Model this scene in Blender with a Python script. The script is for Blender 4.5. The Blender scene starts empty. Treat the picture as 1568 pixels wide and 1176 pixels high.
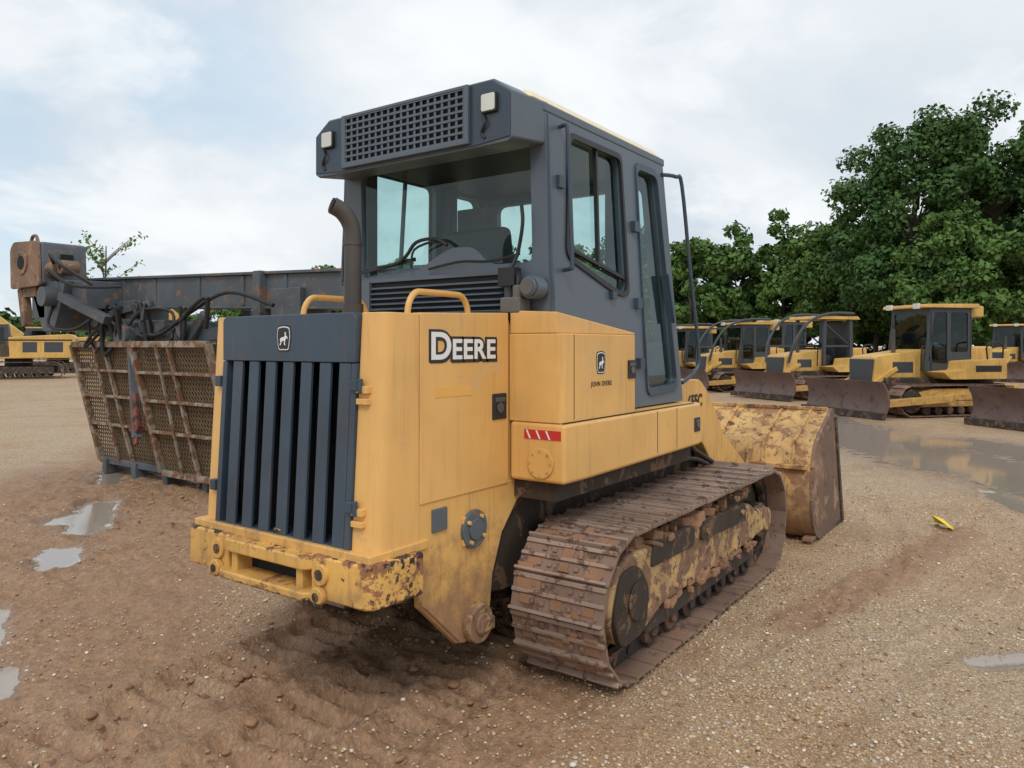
import bpy, bmesh, math, random
import numpy as np
from mathutils import Vector, Matrix, noise
random.seed(7); rng=np.random.default_rng(7)
rad=math.radians
sc=bpy.context.scene
col=sc.collection
EYE=1.6
S=1.14   # whole world is authored slightly small; scaled at the end

# ------------------------------------------------------------ node helpers
def c4(c): return tuple(c)+(1,) if len(c)==3 else tuple(c)
def newmat(name):
    m=bpy.data.materials.new(name); m.use_nodes=True
    nt=m.node_tree; return m,nt,nt.nodes['Principled BSDF']
def setin(nt,sock,v):
    if isinstance(v,bpy.types.NodeSocket): nt.links.new(v,sock)
    else: sock.default_value=v
def N_noise(nt,vec,scale,detail=5,rough=.6,dist=0):
    n=nt.nodes.new('ShaderNodeTexNoise'); n.inputs['Scale'].default_value=scale
    n.inputs['Detail'].default_value=detail; n.inputs['Roughness'].default_value=rough
    n.inputs['Distortion'].default_value=dist
    if vec is not None: nt.links.new(vec,n.inputs['Vector'])
    return n.outputs['Fac']
def N_map(nt,vec,scale=(1,1,1),loc=(0,0,0),rot=(0,0,0)):
    n=nt.nodes.new('ShaderNodeMapping'); n.inputs['Scale'].default_value=scale
    n.inputs['Location'].default_value=loc; n.inputs['Rotation'].default_value=rot
    nt.links.new(vec,n.inputs['Vector']); return n.outputs[0]
def N_ramp(nt,fac,p0,p1):
    n=nt.nodes.new('ShaderNodeMapRange'); n.interpolation_type='SMOOTHSTEP'
    n.inputs['From Min'].default_value=p0; n.inputs['From Max'].default_value=p1
    if p0>p1:
        n.inputs['From Min'].default_value=p1; n.inputs['From Max'].default_value=p0
        n.inputs['To Min'].default_value=1; n.inputs['To Max'].default_value=0
    setin(nt,n.inputs['Value'],fac); return n.outputs['Result']
def N_lin(nt,fac,a,b,c=0,d=1):
    n=nt.nodes.new('ShaderNodeMapRange')
    for k,v in zip(('From Min','From Max','To Min','To Max'),(a,b,c,d)): n.inputs[k].default_value=v
    setin(nt,n.inputs['Value'],fac); return n.outputs['Result']
def N_mix(nt,fac,a,b,blend='MIX'):
    n=nt.nodes.new('ShaderNodeMix'); n.data_type='RGBA'; n.blend_type=blend
    setin(nt,n.inputs[0],fac); setin(nt,n.inputs[6],c4(a) if isinstance(a,tuple) else a)
    setin(nt,n.inputs[7],c4(b) if isinstance(b,tuple) else b); return n.outputs[2]
def N_math(nt,op,a,b=0.0):
    n=nt.nodes.new('ShaderNodeMath'); n.operation=op
    setin(nt,n.inputs[0],a); setin(nt,n.inputs[1],b); return n.outputs[0]
def N_bump(nt,h,strength,dist=.01,prev=None):
    n=nt.nodes.new('ShaderNodeBump'); n.inputs['Strength'].default_value=strength
    n.inputs['Distance'].default_value=dist; setin(nt,n.inputs['Height'],h)
    if prev is not None: nt.links.new(prev,n.inputs['Normal'])
    return n.outputs[0]
def objco(nt):
    return nt.nodes.new('ShaderNodeTexCoord').outputs['Object']

MUD=(.27,.15,.085)
def paint(name,c,rough=.45,var=.15,chips=(),mud=0,mudz=(.2,1.1),streak=.1,bump=.15,bs=40,metal=0,spec=.5,flat=False,edge=None):
    """worn machine paint; chips = [(colour, scale, threshold)];
    edge = ((axis, centre, half, power, amount), ...): wear grows toward the ends of the part"""
    m,nt,b=newmat(name); v=objco(nt)
    b.inputs['Metallic'].default_value=metal; b.inputs['Specular IOR Level'].default_value=spec
    if flat:
        nt.links.new(N_mix(nt,N_noise(nt,v,6,2),tuple(x*(1-var) for x in c[:3]),tuple(min(1,x*(1+var)) for x in c[:3])),b.inputs['Base Color'])
        b.inputs['Roughness'].default_value=rough; return m
    n1=N_noise(nt,v,1.7,3)
    base=N_mix(nt,N_ramp(nt,n1,.35,.65),tuple(x*(1-var) for x in c[:3]),tuple(min(1,x*(1+var*.6)) for x in c[:3]))
    if streak:
        st=N_noise(nt,N_map(nt,v,(14,14,1.2)),1.6,3,.65)
        base=N_mix(nt,N_math(nt,'MULTIPLY',N_ramp(nt,st,.48,.8),streak),base,(.14,.09,.05))
    r=N_lin(nt,n1,.3,.7,rough-.06,rough+.12)
    sep=nt.nodes.new('ShaderNodeSeparateXYZ'); nt.links.new(v,sep.inputs[0])
    ed=None
    if edge:
        for (ax,ce,ha,pw,am) in edge:
            q=N_math(nt,'ABSOLUTE',N_math(nt,'DIVIDE',N_math(nt,'SUBTRACT',sep.outputs[ax],ce),ha))
            q=N_math(nt,'MULTIPLY',N_math(nt,'MINIMUM',N_math(nt,'POWER',q,pw),1.2),am)
            ed=q if ed is None else N_math(nt,'ADD',ed,q)
    for (cc,s,t) in chips:
        nz=N_noise(nt,v,s,6,.72,.3)
        if ed is not None: nz=N_math(nt,'ADD',nz,ed)
        f=N_ramp(nt,nz,t,t+.05)
        base=N_mix(nt,f,base,cc); r=N_math(nt,'MAXIMUM',r,N_math(nt,'MULTIPLY',f,.8))
    if mud:
        g=N_lin(nt,sep.outputs[2],mudz[1],mudz[0])
        f=N_ramp(nt,N_math(nt,'ADD',N_math(nt,'MULTIPLY',g,mud),N_noise(nt,v,7,5,.72)),.60,.98)
        base=N_mix(nt,N_math(nt,'MULTIPLY',f,.88),base,MUD); r=N_math(nt,'MAXIMUM',r,N_math(nt,'MULTIPLY',f,.85))
    nt.links.new(base,b.inputs['Base Color']); nt.links.new(r,b.inputs['Roughness'])
    if bump: nt.links.new(N_bump(nt,N_noise(nt,v,bs,3,.65),bump,.004),b.inputs['Normal'])
    return m

YEL=(.76,.435,.14)
M={}
M['yellow']=paint('yellow_paint',YEL,.36,.08,[((.30,.17,.06),30,.72),((.66,.41,.17),3.2,.60)],streak=.22,bump=.04)
M['yellow_low']=paint('yellow_paint_dirty',(.70,.40,.12),.45,.12,[((.12,.06,.03),16,.655)],mud=.60,mudz=(.1,1.0),streak=.42,bump=.12)
M['yellow_chip']=paint('yellow_paint_chipped',(.72,.41,.11),.45,.14,[((.30,.13,.06),9,.60),((.040,.028,.024),11,.63),((.02,.02,.022),24,.66)],mud=.30,mudz=(.3,.95),streak=.45,
    edge=((2,.667,.090,5,.13),(1,2.72,.632,26,.10)))
M['yellow_worn']=paint('yellow_paint_worn',(.54,.35,.15),.6,.2,[((.16,.09,.055),7,.48),((.035,.026,.022),16,.55)],mud=.44,mudz=(0,.9),streak=.5,bump=.4)
M['bucket']=paint('bucket_rusty_paint',(.60,.36,.13),.6,.2,[((.32,.16,.07),7,.50),((.10,.055,.035),14,.56)],mud=.5,mudz=(0,1.1),streak=.9,bump=.35)
M['grey']=paint('cab_grey_paint',(.098,.125,.156),.40,.10,[((.05,.05,.052),24,.72)],streak=.14,bump=.04)
M['dark']=paint('dark_blue_grey_paint',(.042,.066,.096),.38,.2,[((.13,.14,.15),20,.71)],streak=.28,bump=.1)
M['black']=paint('black_parts',(.017,.018,.020),.5,.2,flat=True)
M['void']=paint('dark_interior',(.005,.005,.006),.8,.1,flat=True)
M['belly']=paint('belly_steel',(.045,.030,.021),.8,.3,[((.15,.085,.048),6,.54)],streak=.2,bump=.3)
M['track']=paint('track_steel',(.235,.150,.112),.55,.2,[((.11,.068,.05),8,.54),((.34,.18,.10),5,.60)],mud=.28,mudz=(-.2,.9),streak=0,bump=.5)
M['grouser']=paint('worn_grouser_steel',(.36,.265,.215),.42,.2,[((.16,.10,.07),12,.54)],streak=0,bump=.4,metal=.25)
M['mudplug']=paint('track_mud',(.28,.15,.085),.85,.25,streak=0,bump=.6)
M['trackdark']=paint('track_links',(.040,.030,.025),.6,.3,[((.17,.095,.06),8,.53)],streak=0,bump=.4)
M['roof']=paint('cream_roof',(.80,.70,.48),.5,.08,flat=True)
M['rust']=paint('rusty_steel',(.21,.125,.082),.7,.3,[((.34,.21,.12),5,.55),((.08,.05,.035),9,.58)],streak=.3,bump=.4)
M['beam']=paint('weathered_grey_beam',(.085,.104,.120),.55,.22,[((.22,.12,.075),7,.565),((.26,.26,.25),15,.66)],streak=.4,bump=.3)
M['galv']=paint('grate_frame',(.30,.26,.20),.6,.25,[((.19,.095,.05),8,.47)],streak=.55,bump=.3)
M['mesh']=paint('expanded_metal',(.150,.100,.055),.65,.45,flat=True)
M['pipe']=paint('exhaust_pipe',(.080,.070,.063),.5,.2,[((.16,.10,.07),7,.60)],streak=.2,bump=.2,metal=.2)
M['white']=paint('white_decal',(.78,.78,.76),.5,.04,flat=True)
M['red']=paint('red_reflector',(.55,.03,.03),.35,.1,flat=True)
M['redcyl']=paint('red_hydraulic',(.22,.05,.035),.5,.3,[((.06,.03,.02),9,.52)],streak=.4)
M['blade']=paint('blade_rusty',(.14,.088,.074),.55,.2,[((.10,.06,.05),4,.55)],streak=.4,bump=.2)
M['bgyel']=paint('machine_yellow',(.68,.41,.11),.45,.14,[((.2,.1,.04),9,.63)],mud=.4,mudz=(0,1),streak=.45,bump=0)
M['bggrey']=paint('machine_grey',(.048,.056,.066),.5,.2,flat=True)
M['lens']=paint('lamp_lens',(.62,.62,.55),.15,.2,flat=True,spec=1)
M['pot']=paint('filter_pot',(.13,.12,.11),.5,.3,[((.3,.26,.2),14,.6)],bump=.1)
M['scrap']=paint('yellow_plastic',(.8,.6,.03),.4,.1,flat=True)
M['orangehaze']=paint('faded_label',(.78,.42,.10),.5,.05,flat=True)

def glass(name,tint,refl=.9):
    m=bpy.data.materials.new(name); m.use_nodes=True; nt=m.node_tree; nt.nodes.clear()
    o=nt.nodes.new('ShaderNodeOutputMaterial'); t=nt.nodes.new('ShaderNodeBsdfTransparent'); t.inputs[0].default_value=c4(tint)
    g=nt.nodes.new('ShaderNodeBsdfGlossy'); g.inputs['Roughness'].default_value=.02; g.inputs[0].default_value=(.85,.95,.97,1)
    lw=nt.nodes.new('ShaderNodeLayerWeight'); lw.inputs[0].default_value=.5
    f=N_math(nt,'ADD',.045,N_math(nt,'MULTIPLY',N_math(nt,'POWER',lw.outputs['Facing'],4.5),refl))
    mx=nt.nodes.new('ShaderNodeMixShader'); nt.links.new(f,mx.inputs[0])
    d=nt.nodes.new('ShaderNodeBsdfDiffuse'); d.inputs[0].default_value=(.30,.27,.22,1)
    v=objco(nt); dm=nt.nodes.new('ShaderNodeMixShader')
    nt.links.new(N_math(nt,'MULTIPLY',N_ramp(nt,N_noise(nt,v,4,5,.7),.4,.8),.08),dm.inputs[0])
    nt.links.new(t.outputs[0],mx.inputs[1]); nt.links.new(g.outputs[0],mx.inputs[2])
    nt.links.new(mx.outputs[0],dm.inputs[1]); nt.links.new(d.outputs[0],dm.inputs[2]); nt.links.new(dm.outputs[0],o.inputs[0])
    return m
# panes are single faces, so the tint is applied once per pane
M['glass']=glass('tinted_glass',(.66,.82,.81))
M['glassdk']=glass('dark_glass',(.16,.26,.26),.9)

# ------------------------------------------------------------ mesh helpers
def rp(pts,r,n=4):
    out=[];L=len(pts)
    for i,p in enumerate(pts):
        rr=r[i] if isinstance(r,(list,tuple)) else r
        p=Vector(p);a=Vector(pts[i-1]);b=Vector(pts[(i+1)%L])
        if rr<=0: out.append(tuple(p)); continue
        da=(a-p);db=(b-p)
        q0=p+da.normalized()*min(rr,da.length*.45);q1=p+db.normalized()*min(rr,db.length*.45)
        for k in range(n+1):
            t=k/n; out.append(tuple(q0*(1-t)**2+p*2*t*(1-t)+q1*t*t))
    return out
class MB:
    def __init__(s): s.v=[];s.f=[]
    def add(s,v,f):
        o=len(s.v); s.v+= [tuple(p) for p in v]; s.f+=[tuple(i+o for i in q) for q in f]; return s
    def box(s,x0,x1,y0,y1,z0,z1):
        v=[(x,y,z) for x in(x0,x1) for y in(y0,y1) for z in(z0,z1)]
        return s.add(v,[(0,1,3,2),(4,6,7,5),(0,4,5,1),(2,3,7,6),(0,2,6,4),(1,5,7,3)])
    def obox(s,c,ax,ay,az,hx,hy,hz):
        c=Vector(c);ax=Vector(ax).normalized();ay=Vector(ay).normalized();az=Vector(az).normalized()
        v=[c+ax*i*hx+ay*j*hy+az*k*hz for i in(-1,1) for j in(-1,1) for k in(-1,1)]
        return s.add(v,[(0,1,3,2),(4,6,7,5),(0,4,5,1),(2,3,7,6),(0,2,6,4),(1,5,7,3)])
    def bar(s,p0,p1,w,h,up=(0,0,1)):
        p0=Vector(p0);p1=Vector(p1);d=(p1-p0);u=Vector(up);sd=d.cross(u)
        if sd.length<1e-5: sd=d.cross(Vector((1,0,0)))
        sd.normalize();u=sd.cross(d).normalized()
        return s.obox((p0+p1)/2,d,sd,u,d.length/2,w/2,h/2)
    def prism(s,poly,axis,a,b,poly2=None):
        n=len(poly);p2=poly2 or poly
        f={'x':lambda p,w:(w,p[0],p[1]),'y':lambda p,w:(p[0],w,p[1]),'z':lambda p,w:(p[0],p[1],w)}[axis]
        v=[f(p,a) for p in poly]+[f(p,b) for p in p2]
        return s.add(v,[tuple(range(n-1,-1,-1)),tuple(range(n,2*n))]+[(i,(i+1)%n,n+(i+1)%n,n+i) for i in range(n)])
    def cyl(s,p0,p1,r,n=24,r2=None,cap=True):
        p0=Vector(p0);p1=Vector(p1);d=(p1-p0).normalized()
        a=d.orthogonal().normalized();b=d.cross(a);r2=r if r2 is None else r2
        v=[];
        for i in range(n):
            t=2*math.pi*i/n; e=a*math.cos(t)+b*math.sin(t); v.append(p0+e*r)
        for i in range(n):
            t=2*math.pi*i/n; e=a*math.cos(t)+b*math.sin(t); v.append(p1+e*r2)
        f=[(i,(i+1)%n,n+(i+1)%n,n+i) for i in range(n)]
        if cap: f+=[tuple(range(n-1,-1,-1)),tuple(range(n,2*n))]
        return s.add(v,f)
    def tube(s,pts,r,n=10,sm=4):
        P=[Vector(p) for p in pts]
        if sm>1 and len(P)>2:
            Q=[]
            for i in range(len(P)-1):
                a=P[max(i-1,0)];b=P[i];c=P[i+1];d=P[min(i+2,len(P)-1)]
                for k in range(sm):
                    t=k/sm; Q.append(.5*((2*b)+(c-a)*t+(2*a-5*b+4*c-d)*t*t+(3*b-a-3*c+d)*t**3))
            Q.append(P[-1]);P=Q
        v=[];up=None
        for i,p in enumerate(P):
            d=(P[min(i+1,len(P)-1)]-P[max(i-1,0)]).normalized()
            if up is None: up=d.orthogonal().normalized()
            up=(up-d*up.dot(d)).normalized(); b=d.cross(up)
            rr=r[min(i,len(r)-1)] if isinstance(r,list) else r
            for k in range(n):
                t=2*math.pi*k/n; v.append(p+(up*math.cos(t)+b*math.sin(t))*rr)
        f=[(i*n+k,i*n+(k+1)%n,(i+1)*n+(k+1)%n,(i+1)*n+k) for i in range(len(P)-1) for k in range(n)]
        f+=[tuple(range(n-1,-1,-1)),tuple(range((len(P)-1)*n,len(P)*n))]
        return s.add(v,f)
    def mapped(s,vf,fn):
        return s.add([fn(*p) for p in vf[0]],vf[1])
    def obj(s,name,parent,mat,bevel=0,seg=2,off=None,sharp=35,merge=False):
        me=bpy.data.meshes.new(name); me.from_pydata(s.v,[],s.f)
        bm=bmesh.new(); bm.from_mesh(me)
        if merge: bmesh.ops.remove_doubles(bm,verts=bm.verts,dist=1e-5)
        bmesh.ops.recalc_face_normals(bm,faces=bm.faces); bm.to_mesh(me); bm.free()
        me.polygons.foreach_set('use_smooth',[True]*len(me.polygons)); me.set_sharp_from_angle(angle=rad(sharp))
        me.materials.append(mat)
        o=bpy.data.objects.new(name,me); col.objects.link(o)
        if parent is not None:
            o.parent=parent; o.location=off if off is not None else -Vector(parent.get('orig',(0,0,0)))
        if bevel:
            b=o.modifiers.new('b','BEVEL'); b.width=bevel;b.segments=seg;b.limit_method='ANGLE';b.angle_limit=rad(35);b.harden_normals=True
        return o
def curve_mesh(cu):
    o=bpy.data.objects.new('tmp',cu); col.objects.link(o); bpy.context.view_layer.update()
    dg=bpy.context.evaluated_depsgraph_get(); me=bpy.data.meshes.new_from_object(o.evaluated_get(dg))
    v=[tuple(x.co) for x in me.vertices]; f=[tuple(p.vertices) for p in me.polygons]
    bpy.data.objects.remove(o); bpy.data.meshes.remove(me); bpy.data.curves.remove(cu); return v,f
def plate(outer,holes,th):
    cu=bpy.data.curves.new('c','CURVE'); cu.dimensions='2D'; cu.fill_mode='BOTH'; cu.extrude=th/2
    for poly in [outer]+list(holes):
        sp=cu.splines.new('POLY'); sp.points.add(len(poly)-1)
        for i,p in enumerate(poly): sp.points[i].co=(p[0],p[1],0,1)
        sp.use_cyclic_u=True
    return curve_mesh(cu)
def sheet(poly): return ([(p[0],p[1],0) for p in poly],[tuple(range(len(poly)))])
def text(s,size,ext=.001,offset=0,space=1):
    cu=bpy.data.curves.new('t','FONT'); cu.body=s; cu.size=size; cu.extrude=ext; cu.offset=offset; cu.space_character=space
    return curve_mesh(cu)
def empty(name,loc=(0,0,0),rotz=0,orig=False):
    e=bpy.data.objects.new(name,None); e.empty_display_size=.3; col.objects.link(e); e.location=loc; e.rotation_euler[2]=rotz
    if orig: e['orig']=tuple(loc)
    return e

# ============================================================ CRAWLER LOADER
YC=2.72
def my(y): return 2*YC-y
L=empty('crawler_loader',(4.2,YC,0),orig=True)
def LP(mb,name,mat,bevel=0,**k): return mb.obj(name,L,M[mat],bevel,**k)

# --- hood
for i,sgn in enumerate((0,1)):
    Y=(lambda y:y) if sgn==0 else my
    def pl(x0): return rp([(2.352,Y(2.268)),(x0,Y(2.268)),(x0+.012,Y(2.14)),(2.352,Y(2.14))],[0,0,.055,0],6)
    LP(MB().prism(pl(2.092),'z',.775,1.737,pl(2.150)),f'hood_corner_panel_{i+1}','yellow',.004)
    LP(MB().prism([(2.358,.932),(2.994,.932),(2.994,1.762),(2.358,1.741)],'y',Y(2.14),Y(2.19)),f'hood_side_door_{i+1}','yellow',.006)
LP(MB().box(2.30,3.3,2.15,my(2.15),.90,1.725),'hood_core','yellow_low')
LP(MB().box(2.14,2.36,2.27,my(2.27),1.60,1.728),'hood_top_fill','dark')
cap=rp([(2.272,1.533),(my(2.272),1.533),(my(2.272),1.737),(2.272,1.737)],[.005,.005,.03,.03],3)
LP(MB().prism(cap,'x',2.118,2.30,[(a,b) for a,b in cap]),'radiator_cap','dark',.014,seg=3)
LP(MB().box(2.20,2.24,2.27,my(2.27),.775,1.55),'radiator_core','void')
def gx(z): return 2.090+(z-.77)*.058
mb=MB()
for s0,s1 in ((2.268,2.300),(my(2.300),my(2.268))):
    mb.add([(gx(z)-.012 if q==0 else gx(z)+.08,y,z) for z in(.782,1.530) for y in(s0,s1) for q in(0,1)],
           [(0,1,3,2),(4,6,7,5),(0,4,5,1),(2,3,7,6),(0,2,6,4),(1,5,7,3)])
n=7; w=(my(2.3)-2.3)/n
for k in range(n):
    y0=2.3+k*w+.004
    prof=[(0,0),(.066,-.002),(.094,.050),(.090,.064),(.078,.056),(.056,.014),(0,.014)]
    v=[];
    for z in (.784,1.531):
        for (u,d) in prof: v.append((gx(z)-.010+d,y0+u,z))
    m_=len(prof); mb.add(v,[tuple(range(m_-1,-1,-1)),tuple(range(m_,2*m_))]+[(i,(i+1)%m_,m_+(i+1)%m_,m_+i) for i in range(m_)])
mb.box(gx(.77)-.008,2.2,2.268,my(2.268),.765,.790)
LP(mb,'grille_slats','dark',.0025)
mb=MB(); my_=MB()
for z in (1.44,.955):
    mb.box(gx(z)-.03,gx(z)+.0,2.245,2.285,z-.02,z+.025); mb.cyl((gx(z)-.02,2.235,z-.03),(gx(z)-.02,2.235,z+.03),.011,12)
    my_.box(gx(z)-.02,gx(z)+.03,2.20,2.262,z-.03,z+.0); my_.box(gx(z)-.02,gx(z)+.03,2.20,2.262,z-.075,z-.05)
    mb.box(gx(z)-.02,gx(z)+.02,my(2.262),my(2.22),z-.03,z+.02)
LP(mb,'grille_hinges','dark',.004); LP(my_,'hinge_brackets','yellow',.004)

# --- rear counterweight bumper and hitch
LP(MB().prism([(2.06,2.105),(2.035,2.14),(2.03,2.44),(2.33,2.44),(2.33,2.09),(2.11,2.09)],'z',.578,.755),'bumper_right','yellow_chip',.014,seg=3)
LP(MB().prism([(2.06,my(2.105)),(2.035,my(2.14)),(2.03,my(2.44)),(2.33,my(2.44)),(2.33,my(2.09)),(2.11,my(2.09))],'z',.578,.755),'bumper_left','yellow_chip',.014,seg=3)
LP(MB().prism([(2.0,2.46),(2.0,2.98),(2.06,3.03),(2.33,3.03),(2.33,2.41),(2.06,2.41)],'z',.69,.748),'hitch_upper_plate','yellow_chip',.01)
LP(MB().prism([(1.985,2.44),(1.985,3.0),(2.04,3.06),(2.33,3.06),(2.33,2.38),(2.04,2.38)],'z',.572,.610),'hitch_lower_plate','yellow_chip',.01)
LP(MB().box(2.10,2.33,2.4,3.04,.60,.70),'hitch_pocket','void')
mb=MB()
for y in (2.50,2.94): mb.box(2.02,2.12,y-.02,y+.02,.605,.69)
LP(mb,'hitch_webs','yellow_chip',.006)
mb=MB()
for y in (2.375,my(2.375)):
    mb.cyl((2.016,y,.685),(2.04,y,.685),.045,20); mb.cyl((2.0,y,.600),(2.03,y,.600),.038,20)
mb.cyl((2.1,2.72,.748),(2.1,2.72,.80),.018,12); mb.cyl((2.1,2.72,.80),(2.1,2.72,.812),.03,12)
LP(mb,'tow_bosses','yellow_chip',.005)
mb=MB()
for y in (2.375,my(2.375)): mb.cyl((2.012,y,.685),(2.018,y,.685),.022,16).cyl((1.996,y,.600),(2.002,y,.600),.018,16)
LP(mb,'tow_pin_holes','belly')
LP(MB().box(2.06,2.4,2.13,my(2.13),.745,.785),'bumper_top_deck','yellow_low',.006)
LP(MB().prism(rp([(2.12,.58),(2.4,.50),(2.4,.60),(2.12,.60)],.01,2),'y',2.2,my(2.2)),'underside_plate','belly')

# --- rear frame side plates
fr=[(2.34,.775),(2.36,.50),(2.60,.275),(2.66,.258),(2.80,.262),(2.845,.30),(2.875,.52),(2.95,.70),(3.08,.84),(3.35,.92),(3.35,.95),(3.0,.945),(2.34,.945)]
for i,Y in enumerate((lambda y:y,my)):
    LP(MB().prism(fr,'y',Y(2.146),Y(2.18)),f'rear_frame_plate_{i+1}','yellow_low',.008)
    LP(MB().cyl((2.72,Y(2.15),.765),(2.72,Y(2.128),.765),.088,28).cyl((2.72,Y(2.13),.765),(2.72,Y(2.118),.765),.05,20),f'frame_cover_{i+1}','beam',.004)
    mb=MB()
    for k in range(4):
        a=rad(45+90*k+10); mb.cyl((2.72+.066*math.cos(a),Y(2.13),.765+.066*math.sin(a)),(2.72+.066*math.cos(a),Y(2.115),.765+.066*math.sin(a)),.010,8)
    mb.box(2.64,2.66,Y(2.15),Y(2.135),.70,.83)
    LP(mb,f'cover_bolts_{i+1}','yellow_low',.002)
    LP(MB().cyl((2.73,Y(2.15),.335),(2.73,Y(2.10),.335),.088,26).cyl((2.73,Y(2.11),.335),(2.73,Y(2.085),.335),.05,20).box(2.70,2.80,Y(2.12),Y(2.075),.30,.36),f'pivot_hub_{i+1}','yellow_worn',.008)
    LP(MB().box(2.435,2.53,Y(2.15),Y(2.135),.80,.90),f'access_plate_{i+1}','beam',.004)
    LP(MB().tube([(2.36,Y(2.143),.52),(2.40,Y(2.143),.49),(2.62,Y(2.143),.285)],.008,8,1),f'frame_weld_{i+1}','yellow_low')
LP(MB().prism([(2.30,.85),(2.45,.50),(3.0,.40),(5.5,.38),(5.7,.6),(5.5,.95),(2.3,.93)],'y',2.18,my(2.18)),'belly_frame','belly',.01)

# --- fuel tank / fender right and left
def tank(Y,i):
    LP(MB().prism([(3.0,.952),(3.25,.95),(4.70,.966),(4.70,1.236),(3.72,1.236),(3.06,1.236),(3.0,1.236)],'y',Y(1.825),Y(2.14)),f'fender_lower_{i}','yellow',.02,seg=4)
    LP(MB().prism(rp([(3.004,Y(1.838)),(3.004,Y(2.145)),(3.765,Y(2.145)),(3.765,Y(1.838))],[.03,0,0,.01],4),'z',1.236,1.66),f'fuel_tank_{i}','yellow',.006)
    LP(MB().add([(3.004,Y(1.87),1.66),(3.765,Y(1.84),1.66),(3.765,Y(2.14),1.66),(3.004,Y(2.14),1.66),
                 (3.004,Y(1.87),1.762),(3.765,Y(1.84),1.672),(3.765,Y(2.14),1.69),(3.004,Y(2.14),1.775)],
                [(0,1,5,4),(1,2,6,5),(2,3,7,6),(3,0,4,7),(4,5,6,7),(3,2,1,0)]),f'tank_top_{i}','yellow',.008)
    LP(MB().box(3.05,4.7,Y(1.90),Y(2.2),.86,.955),f'fender_underside_{i}','belly')
    LP(MB().box(4.02,4.024,Y(1.8235),Y(1.83),.985,1.225).box(4.30,4.304,Y(1.8235),Y(1.83),.985,1.225)
       .box(3.105,3.109,Y(1.8365),Y(1.84),1.25,1.655).box(3.0,4.6,Y(1.8335),Y(1.84),1.2375,1.2405),f'panel_gaps_{i}','void')
tank(lambda y:y,1); tank(my,2)
LP(MB().cyl((2.999,1.955,1.046),(2.988,1.955,1.046),.073,30),'tank_cover','yellow',.003)
mb=MB()
for k in range(8):
    a=k*math.pi/4; mb.cyl((2.99,1.955+.058*math.cos(a),1.046+.058*math.sin(a)),(2.983,1.955+.058*math.cos(a),1.046+.058*math.sin(a)),.006,8)
LP(mb,'tank_cover_bolts','yellow_low')
mbr=MB().box(2.9965,3.0,1.845,2.05,1.158,1.202); mbw=MB()
for k in range(3):
    y=1.90+k*.055; mbw.add([(2.9955,y,1.16),(2.9955,y+.010,1.16),(2.9955,y+.03,1.20),(2.9955,y+.02,1.20)],[(0,1,2,3)])
LP(mbr,'reflective_tape','red'); LP(mbw,'tape_stripes','white')
def latch(x,y,z,w,h,name):
    LP(MB().box(x-w,x+w,y-.006,y+.004,z-h,z+h),name,'black',.006)
    LP(MB().cyl((x,y-.005,z-h*.1),(x,y-.012,z-h*.1),w*.45,16).box(x-w*.7,x+w*.7,y-.010,y-.005,z+h*.35,z+h*.7),name+'_handle','beam',.002)
latch(2.915,2.139,1.312,.056,.062,'hood_latch'); latch(3.715,1.835,1.475,.045,.05,'tank_latch'); latch(4.62,1.823,1.10,.045,.045,'fender_latch')

# --- decals
def word(x0,z0,y,big,small,ext,off,step=.020):
    out=MB(); x=x0; kx=1.18
    for i,ch in enumerate('DEERE'):
        sz=big if i==0 else small
        vf0=text(ch,sz,ext,0); w0=max(p[0] for p in vf0[0])-min(p[0] for p in vf0[0]); mn=min(p[0] for p in vf0[0])
        vf=text(ch,sz,ext,off)
        out.mapped(vf,lambda u,v,w,x=x,mn=mn:(x+(u-mn)*kx,y-w,z0+v))
        x+=w0*kx+step
    return out
LP(word(2.429,1.545,2.1392,.165,.122,.0012,.0150),'lettering_backing','black')
LP(word(2.435,1.538,2.1389,.165,.122,.0012,.0120),'lettering_shadow','black')
LP(word(2.429,1.545,2.1368,.165,.122,.0008,.0035),'lettering','white')
deer=[(-.40,-.42),(-.30,-.46),(-.16,-.20),(-.02,-.12),(.10,-.16),(.06,-.34),(.16,-.46),(.24,-.42),(.16,-.30),(.24,-.06),(.34,.06),(.44,-.02),(.47,.04),(.36,.20),(.30,.18),(.26,.34),(.34,.46),(.24,.40),(.16,.50),(.14,.34),(.18,.20),(.04,.12),(-.18,.10),(-.32,.02),(-.36,-.10),(-.28,-.24)]
shield=rp([(-.5,.62),(0,.70),(.5,.62),(.56,.1),(.42,-.62),(-.42,-.62),(-.56,.1)],.12,3)
def logo(s,fn,nm):
    for k,(poly,sc_,mt) in enumerate(((shield,1.0,'black'),(shield,.9,'white'),(shield,.82,'black'),(deer,.72,'white'))):
        LP(MB().mapped(plate([(a*s*sc_,b*s*sc_) for a,b in poly],[],.001),lambda u,v,w:fn(u,v,w+.0008*k)),f'{nm}_{k}',mt)
logo(.088,lambda u,v,w:(2.1165-w,2.72-u,1.632+v),'logo_rear')
logo(.088,lambda u,v,w:(3.37+u,1.8365-w,1.515+v),'logo_side')
LP(MB().mapped(text('JOHN DEERE',.034,.0006,.0002,1.15),lambda u,v,w:(3.27+u,1.8365-w,1.40+v)),'lettering_small','black')
LP(MB().box(2.45,2.70,2.1382,2.14,1.378,1.420),'faded_label','orangehaze')
LP(MB().mapped(text('655C',.12,.0008,.004),lambda u,v,w:(5.02+u,2.046-w,1.17+v*1.0)),'arm_lettering','black')

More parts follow.
